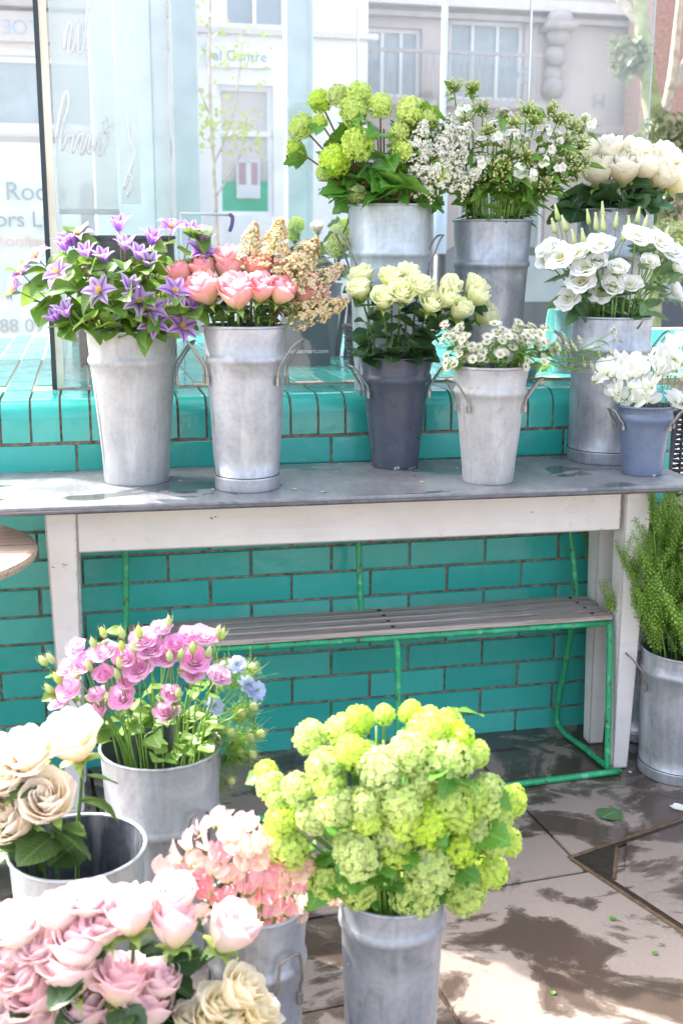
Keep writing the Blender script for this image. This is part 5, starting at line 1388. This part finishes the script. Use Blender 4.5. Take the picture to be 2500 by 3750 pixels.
def bunch(key, pts, per, name, label, cat, group, head_fn, stem_mat, stem_r=.0028, leaf=None, leaf_n=2, leaf_s=.05, leaf_mat=None, out=1.0, toward=.3, lo=.0, droop=.3, jit=.12):
    x, y, z, rb, rt_, hh = BUCKET[key]
    c = Vector((x, y, z+hh))
    zs = [g[2] for g in pts]; xs = [g[0]*_r.x+g[1]*_r.y for g in pts]
    for grp in clusters(pts, per):
        hp = [Vector(g[:3]) for g in grp]
        mean = sum(hp, Vector())/len(hp)
        hor = Vector((mean.x-x, mean.y-y, 0))
        hl = hor.length
        a = random.uniform(0, 6.3); q = random.uniform(0, .5)*rb
        S = Vector((x+q*math.cos(a), y+q*math.sin(a), z+.03))
        ex = hor*min(1, (rt_*.78)/max(hl, 1e-4)) if hl > 1e-4 else hor
        X = c+ex*random.uniform(.75, 1.0)+Vector((0, 0, .004))
        root = thing(name, label+spot(key, mean, zs, xs), cat, S, 0, group)
        mb = MB()
        tips = []
        for g, p in zip(grp, hp):
            d = head_dir(key, p, out, toward, jit)
            base = head_fn(root, p-S, d, g[3])
            tips.append((base, d))
        if len(tips) == 1:
            b, d = tips[0]
            mid = (X-S)*.45+b*.55+Vector((0, 0, .01))
            path = smooth_path([Vector((0, 0, 0)), X-S, mid-d*.004, b], 4)
            mb.tube(path, [stem_r*(1.15-.3*i/len(path)) for i in range(len(path))], 6)
            main = path
        else:
            mb_ = sum((t[0] for t in tips), Vector())/len(tips)
            Jn = (X-S)*.45+mb_*.55+Vector((0, 0, -.006))
            main = smooth_path([Vector((0, 0, 0)), X-S, Jn], 4)
            mb.tube(main, stem_r, 6)
            for b, d in tips:
                mid = Jn*.5+b*.5-d*.006+Vector((0, 0, -.004))
                br = smooth_path([Jn, mid, b], 3)
                mb.tube(br, [stem_r*.75]*len(br), 5)
                main = main+br
        mb.build('stem', stem_mat, root)
        if leaf:
            zr = z+hh-S.z
            cand = [p for p in main if p.z > zr+lo] or [main[-1]]
            for i in range(leaf_n):
                p = random.choice(cand)
                an = random.uniform(0, 6.3)
                away = Vector((p.x+S.x-x, p.y+S.y-y, 0))
                dd = Vector((math.cos(an), math.sin(an), random.uniform(-droop, .6)))+away*6
                put_leaf(leaf, root, p, dd, leaf_s*random.uniform(.7, 1.25), leaf_mat)

def filler(key, n, kind, size, mat, name, label, cat, group, zlo, zhi, spread=.9, stem_mat=None, per=5):
    """leafy side shoots that fill the neck of the bunch"""
    x, y, z, rb, rt_, hh = BUCKET[key]
    for i in range(n):
        a = 2*math.pi*i/n+random.uniform(-.3, .3)
        S = Vector((x+.3*rb*math.cos(a), y+.3*rb*math.sin(a), z+.03))
        q = rt_*spread*random.uniform(.35, 1.0)
        X = Vector((x+min(q, rt_*.8)*math.cos(a), y+min(q, rt_*.8)*math.sin(a), z+hh+.004))
        E = Vector((x+q*1.25*math.cos(a), y+q*1.25*math.sin(a), z+hh+random.uniform(zlo+.03, zhi)))
        root = thing(name, label, cat, S, 0, group)
        path = smooth_path([Vector((0, 0, 0)), X-S, E-S], 5)
        MB().tube(path, .0022, 5).build('stem', stem_mat or L['stem_dark'], root)
        for k in range(per):
            p = path[5]+(path[-1]-path[5])*random.random()
            an = a+random.uniform(-1.5, 1.5)
            put_leaf(kind, root, p, (math.cos(an), math.sin(an), random.uniform(-.4, .6)), size*random.uniform(.7, 1.25), mat)

def rose_head(mat, kinds=(0, 1, 1, 2), outer=None, sc=1.0):
    def fn(root, p, d, r): return rose_bloom(root, p, d, r*sc, mat, random.choice(kinds), outer)
    return fn
def mesh_head(meshes, sc=1.0, name=None, mat=None, down=0.0, face=False):
    def fn(root, p, d, r):
        me = random.choice(meshes)
        Mx = align(d, random.uniform(0, 6.3))
        if face:      # sideways-facing flower: its front (-Y) looks outwards, its top up
            f = Vector((d.x, d.y, 0))
            f = f.normalized() if f.length > .05 else CAMH
            an = math.atan2(f.y, f.x)+math.pi/2+random.gauss(0, .5)
            Mx = Matrix.Rotation(an, 4, 'Z') @ Matrix.Rotation(random.gauss(-.25, .35), 4, 'X') @ Matrix.Rotation(random.gauss(0, .45), 4, 'Y')
        m_ = random.choice(mat) if isinstance(mat, list) else mat
        inst(me, name or me.name.split('.')[0], root, TRS(p-d*r*down, Mx, [r*sc*random.uniform(.9, 1.1) for _ in range(3)]), m_)
        return p-d*r*(down+.05)
    return fn
outer_pink = petal('pink_rose_guard_petal', '#e8e2a8', '#f8dcc4', '#fcc8c8', .55)
outer_blush = petal('blush_rose_guard_petal', '#f4f2c8', '#fdf3e6', '#fde4e8', .6)

# --- on the table and ledge
bunch('B2', HEADS['pink'], 1, 'rose', 'pink rose with greenish outer petals in the tall table bucket', 'rose', 'pink roses on the table', rose_head(P['pink'], (0, 0, 0, 1), outer_pink, 1.5), L['stem'], .003, 'rose', 2, .045, None, .9, .18, lo=.0)
filler('B2', 7, 'rose', .042, L['rose'], 'leafy_shoot', 'dark leafy rose shoot under the pink roses', 'foliage', 'leafy shoots under the pink roses', 0, .05)
bunch('B2', HEADS['lilac'], 1, 'lilac', 'cream lilac panicle rising behind the pink roses', 'lilac', 'cream lilac behind the pink roses', mesh_head(LILAC, 1.75, down=.6), L['stem_brown'], .003, None, out=1.6, toward=-.05)
def clem_head(root, p, d, r):
    if random.random() < .4:
        inst(CLEM, 'flower', root, TRS(p, align(d, random.uniform(0, 6)), r*2.3)); return p
    inst(CLEM_CUP, 'flower', root, TRS(p-d*r*.6, align((d+Vector((0, 0, .7))).normalized(), random.uniform(0, 6)), r*2.1)); return p-d*r*.6
bunch('B1', HEADS['clematis'], 2, 'clematis', 'purple star clematis with bright green leaves', 'clematis', 'purple clematis stems', clem_head, L['stem_brown'], .0018, 'clem', 9, .062, None, 1.2, .35, droop=.4)
filler('B1', 14, 'clem', .064, None, 'leafy_shoot', 'bright green clematis shoot without flowers', 'foliage', 'leafy clematis shoots', .0, .17, 1.5, L['stem_brown'], 6)
bunch('B3', HEADS['green_rose'], 1, 'rose', 'pale greenish white rose in the slate blue bucket', 'rose', 'pale green roses', rose_head(P['green_rose'], (0, 1, 1, 2), None, 1.3), L['stem_dark'], .0028, 'rose', 4, .058, L['rose_dark'], 1.2, .4)
filler('B3', 9, 'rose', .06, L['rose_dark'], 'leafy_shoot', 'dark glossy rose shoot in the slate blue bucket', 'foliage', 'rose shoots in the slate bucket', -.04, .09, .95)
bunch('B4', [(x+q*random.uniform(-.018, .018), y+q*random.uniform(-.02, .02), z+q*random.uniform(-.02, .016), r) for q in (0, 1, 1) for x, y, z, r in HEADS['astrantia']], 4, 'astrantia', 'white astrantia pincushions on thin stems', 'astrantia', 'astrantia stems', mesh_head([ASTR], 1.1), L['stem'], .0013, 'lance', 4, .03, L['phlox'], 1.6, .25)
filler('B4', 8, 'lance', .04, None, 'leafy_shoot', 'thin green shoot among the astrantia', 'foliage', 'green shoots among the astrantia', .0, .05, .9, L['stem'], 6)
bunch('B5', HEADS['lis']+[(x+random.uniform(-.03, .03), y+.03, z+random.uniform(-.03, .02), r*.9) for x, y, z, r in HEADS['lis'][::2]], 1, 'lisianthus', 'open white lisianthus flower', 'lisianthus', 'open lisianthus', mesh_head(LISI, .98, down=.5), L['stem'], .0022, 'lis', 2, .06, None, 1.2, .5)
bunch('B5', HEADS['lis_bud'], 3, 'lisianthus_buds', 'pointed pale green lisianthus buds', 'lisianthus', 'lisianthus bud stems', mesh_head([LISBUD], 1.25), L['stem'], .0015, 'lis', 1, .05, None, .8, 0, jit=.06)
filler('B5', 10, 'lis', .065, None, 'leafy_shoot', 'grey green lisianthus shoot above the zinc rim', 'foliage', 'lisianthus shoots', -.01, .07, .95, L['stem'], 4)
bunch('B6', HEADS['white_pea'], 3, 'sweet_pea', 'ruffled white sweet peas in the small bucket', 'sweet pea', 'white sweet peas', mesh_head(PEAS, 1.35, mat=P['pea_white'], face=True), L['stem'], .0014, None, out=1.2, toward=.3)
VIBM = [P['vib'], P['vib'], P['vib_b']]
bunch('B7', HEADS['vib_back'], 1, 'viburnum', 'lime viburnum ball above the tall ledge bucket', 'viburnum', 'viburnum on the ledge', mesh_head(BALLS, 1.12, mat=VIBM), L['stem_brown'], .0026, 'vib', 2, .07, None, 1.0, .2, droop=.7)
filler('B7', 14, 'vib', .09, None, 'leafy_shoot', 'lobed green viburnum shoot in the tall ledge bucket', 'foliage', 'viburnum shoots on the ledge', .0, .25, 1.1, L['stem_brown'], 6)
bunch('B7', HEADS['lilac_white'], 1, 'lilac', 'white lilac panicle beside the lime viburnum balls', 'lilac', 'white lilac on the ledge', mesh_head(LILAC_W, 1.3, down=.3), L['stem_brown'], .003, None, out=1.0, toward=.1)
bunch('B8', HEADS['phlox'], 1, 'phlox', 'white phlox cluster in the tall ledge bucket', 'phlox', 'white phlox', mesh_head(PHLOX, 1.4), L['stem'], .0024, 'lance', 7, .065, None, 1.0, .35)
bunch('B8', HEADS['phlox_green'], 1, 'phlox_buds', 'green phlox stem covered with closed buds', 'phlox', 'green phlox buds', mesh_head(BUDSPRAY, 1.5), L['stem'], .0022, 'lance', 6, .06, None, 1.0, .2)
filler('B8', 9, 'lance', .075, None, 'leafy_shoot', 'narrow leaved shoot above the tall phlox bucket', 'foliage', 'phlox shoots', .0, .16, .95, L['stem'], 7)
bunch('B9', HEADS['white_rose'], 1, 'rose', 'large creamy white rose on the ledge', 'rose', 'large white roses', rose_head(P['white_rose'], (0, 0, 1), None, 1.3), L['stem_dark'], .003, 'rose', 2, .08, L['rose_dark'], 1.1, .4)
filler('B9', 8, 'rose', .09, L['rose_dark'], 'leafy_shoot', 'large dark leaves hanging below the white roses', 'foliage', 'dark leaves below the white roses', -.04, .05, 1.1)

# --- on the pavement
bunch('B10', HEADS['spray'], 3, 'spray_rose', 'lilac pink spray roses on branching green stems', 'spray rose', 'lilac spray roses', mesh_head(sb_, 1.08, 'bloom', down=.6), L['stem'], .0019, 'rose', 2, .032, L['spray'], 1.2, .35)
bunch('B10', HEADS['spray_bud'], 2, 'rosebuds', 'closed green rosebuds with curling tips', 'rosebud', 'green rosebuds', mesh_head([BUD], 1.6), L['stem'], .0015, 'rose', 2, .03, L['spray'], 1.0, .0, jit=.08)
filler('B10', 10, 'rose', .040, L['spray'], 'leafy_shoot', 'fresh green rose shoot in the wide zinc bucket', 'foliage', 'rose shoots in the wide zinc bucket', -.02, .13, .95, L['stem'], 6)
bunch('B10', HEADS['nigella'], 1, 'nigella', 'pale blue nigella flower beside the spray roses', 'nigella', 'pale blue nigella', mesh_head([NIG], 1.0), L['stem'], .0014, None, out=1.5, toward=.5)
def pod_head(root, p, d, r):
    inst(POD, 'seed_pod', root, TRS(p, align(d, random.uniform(0, 6)), r*1.05))
    for k in range(2): inst(THREAD, 'thread_leaves', root, TRS(p-d*r*(1.5+3*k)+Vector((random.uniform(-.01, .01), 0, 0)), align(d, random.uniform(0, 6)), .045))
    return p-d*r
bunch('B10', HEADS['nigella_pod'], 1, 'nigella_pod', 'pale nigella seed pod with hairlike leaves', 'nigella', 'nigella seed pods', pod_head, L['stem'], .0012, None, out=1.5, toward=.2)
bunch('B11', HEADS['cream'], 1, 'rose', 'large peach cream rose in the open zinc bucket', 'rose', 'cream roses', rose_head(P['cream'], (1, 1, 2), None, 1.25), L['stem_dark'], .0034, 'rose', 3, .07, L['rose'], 1.0, .4, lo=-.04)
peas = HEADS['pea']
bunch('B12', [p for p in peas if p[2] > .435 or p[0] < -.50], 3, 'sweet_pea', 'peach and cream sweet peas in the pavement bunch', 'sweet pea', 'peach sweet peas', mesh_head(PEAS, 1.25, mat=[P['pea_peach'], P['pea_peach'], P['pea_pink']], face=True), L['stem'], .0015, None, out=1.2, toward=.3)
bunch('B12', [p for p in peas if not (p[2] > .435 or p[0] < -.50)], 3, 'sweet_pea', 'rose pink sweet peas near the pavement bucket rim', 'sweet pea', 'pink sweet peas', mesh_head(PEAS, 1.25, mat=[P['pea_pink'], P['pea_pink'], P['pea_pink'], P['pea_peach']], face=True), L['stem'], .0015, None, out=1.2, toward=.3)
bunch('B13', HEADS['vib'], 1, 'viburnum', 'lime green viburnum ball in the stained pavement bucket', 'viburnum', 'viburnum on the pavement', mesh_head(BALLS, 1.28, mat=VIBM), L['stem'], .0026, 'vib', 1, .055, None, 1.0, .15, droop=.8, lo=.02)
filler('B13', 10, 'vib', .055, None, 'leafy_shoot', 'lobed green viburnum shoot in the pavement bucket', 'foliage', 'viburnum shoots on the pavement', .12, .30, 1.3, L['stem'], 4)
bunch('B14', HEADS['front'], 1, 'rose', 'blush pink rose in front of the sweet peas', 'rose', 'blush roses', rose_head(P['blush'], (0, 0, 1, 1, 2), outer_blush, 1.45), L['stem_dark'], .0034, 'rose', 1, .055, L['rose_dark'], .6, .02, lo=.02)
bunch('B14', HEADS['front_cream'], 1, 'rose', 'butter cream rose beside the blush roses', 'rose', 'butter cream roses', rose_head(P['butter'], (0, 1, 2), None, 1.08), L['stem_dark'], .0034, 'rose', 2, .06, L['rose_dark'], .6, .02, lo=.02)
filler('B14', 5, 'rose', .055, L['rose_dark'], 'leafy_shoot', 'dark rose shoot between the blush roses', 'foliage', 'rose shoots between the blush roses', .02, .12, 1.4)

# feathery greenery by the table leg and in the shaded bucket
def greenery(key, n, zlo, zhi, spread, label, group, lean=(0, 0)):
    x, y, z, rb, rt_, hh = BUCKET[key]
    for i in range(n):
        a = random.uniform(0, 6.3); q = rt_*random.uniform(.1, spread)
        S = Vector((x+.4*rb*math.cos(a), y+.4*rb*math.sin(a), z+.03))
        X = Vector((x+min(q, rt_*.8)*math.cos(a), y+min(q, rt_*.8)*math.sin(a), z+hh+.005))
        E = Vector((x+q*1.5*math.cos(a)+lean[0], y+q*1.2*math.sin(a)+lean[1], z+hh+random.uniform(zlo, zhi)))
        root = thing('greenery', label, 'foliage', S, 0, group)
        path = smooth_path([Vector((0, 0, 0)), X-S, (X-S)*.4+(E-S)*.6+Vector((0, 0, .02)), E-S], 4)
        MB().tube(path, .0015, 5).build('stem', L['stem'], root)
        for k in range(16):
            t = random.uniform(0, 1)
            idx = 4+int(t*(len(path)-5)); p = path[idx]
            an = random.uniform(0, 6.3)
            inst(SPRIG, 'leafy_sprig', root, TRS(p, align((.55*math.cos(an), .55*math.sin(an), 1), an), random.uniform(.07, .13)))
greenery('B15', 64, .06, .40, 1.3, 'feathery green stem with tiny round seed discs beside the table leg', 'feathery greenery by the table leg')
greenery('B16', 20, .10, .36, 1.0, 'feathery green stem growing up behind the white table leg', 'feathery greenery behind the table leg', (-.08, -.02))

# bunch behind the glass
BUCKET['IN'] = (.20, 1.15, LEDGE, .06, .08, .26)
bucket('IN', 'dark vase of flowers inside the shop behind the cream lilac', M['bag'], .8, False, ())
inr = random.Random(11)
ih = [(.20+inr.uniform(-.11, .11), 1.15+inr.uniform(-.07, .04), LEDGE+.30+inr.uniform(.0, .17), inr.uniform(.022, .034)) for i in range(16)]
bunch('IN', ih[:6], 1, 'rose', 'muted peach rose in the dark vase inside the shop', 'rose', 'peach roses inside the shop', rose_head(P['cream'], (1, 2)), L['stem_dark'], .003, 'rose', 4, .06, L['rose_dark'])
bunch('IN', ih[6:], 1, 'viburnum', 'green viburnum ball in the dark vase inside the shop', 'viburnum', 'viburnum inside the shop', mesh_head(BALLS, 1.0, mat=VIBM), L['stem_dark'], .003, 'vib', 4, .07, L['rose_dark'])

# right edge: frilly green heads next to the lisianthus
fr_h = [(.93, -.05, 1.44, .045), (.99, -.02, 1.43, .05), (1.03, -.06, 1.40, .045), (.96, -.08, 1.40, .04)]
bunch('B5', fr_h, 1, 'green_dianthus', 'fuzzy bright green ball flower behind the lisianthus', 'dianthus', 'fuzzy green balls', mesh_head(BALLS, 1.0, mat=P['bud']), L['stem'], .002, None)

# fallen bits
def scrap(name, label, cat, me, p, rz, s, mat=None, group=None):
    o = tag(inst(me, name, None, TRS(Vector(p), Matrix.Rotation(rz, 4, 'Z'), s), mat), label, cat, group)
    return o
flat_leaf = leaf_mesh('fallen_leaf', lambda t: ov(t)*1.1, L['lis'], 0, .03, .04, .01)
scrap('fallen_leaf', 'pale round leaf lying in the puddle on the flagstones', 'leaf', flat_leaf, (.575, -.575, .004), R(-60), .075)
pm = MB().grid(4, 4, lambda s, t: (s*.5*math.sin(math.pi*(.1+.8*t))**.6, t, .12*s*s)).mesh('fallen_petal', P['phlox'])
scrap('fallen_petal', 'white petal on the wet flagstones beside the greenery bucket', 'petal', pm, (.795, -.58, .003), .4, .035)
for (x, y, rz) in ((.765, -.351, .3), (.70, -.13, 1.0), (.69, -.09, 2.0)):
    scrap('petal_scrap', 'tiny pale petal scrap near the foot of the bench', 'petal', pm, (x, y, .003), rz, .010, None, 'petal scraps by the bench')
for (x, y, rz) in ((-.36, -.33, .3), (-.16, -.36, 1.2), (-.10, -.40, 2.0), (.16, -.34, .7), (.30, -.18, .2), (-.42, -.20, 1.9)):
    scrap('petal_scrap', 'tiny yellowish petal scrap on the zinc table top', 'petal', pm, (x, y, T+.001), rz, .012, P['lilac'], 'petal scraps on the table')
for i in range(9):
    scrap('leaf_scrap', 'tiny green leaf scrap on the flagstones', 'leaf', pm, (random.uniform(-.1, .75), random.uniform(-1.45, -.75), .0035), random.uniform(0, 6), random.uniform(.008, .016), L['vib'], 'leaf scraps on the pavement')
rb_ = MB().tube([(.020*math.cos(R(a)), .013*math.sin(R(a)), .002+.004*math.sin(R(a*.6))) for a in range(0, 260, 10)], .0011, 5).mesh('rubber_band', M['rust'])
scrap('rubber_band', 'thin brown rubber band curled on the pavement', 'band', rb_, (-.205, -.97, .001), .2, 1)
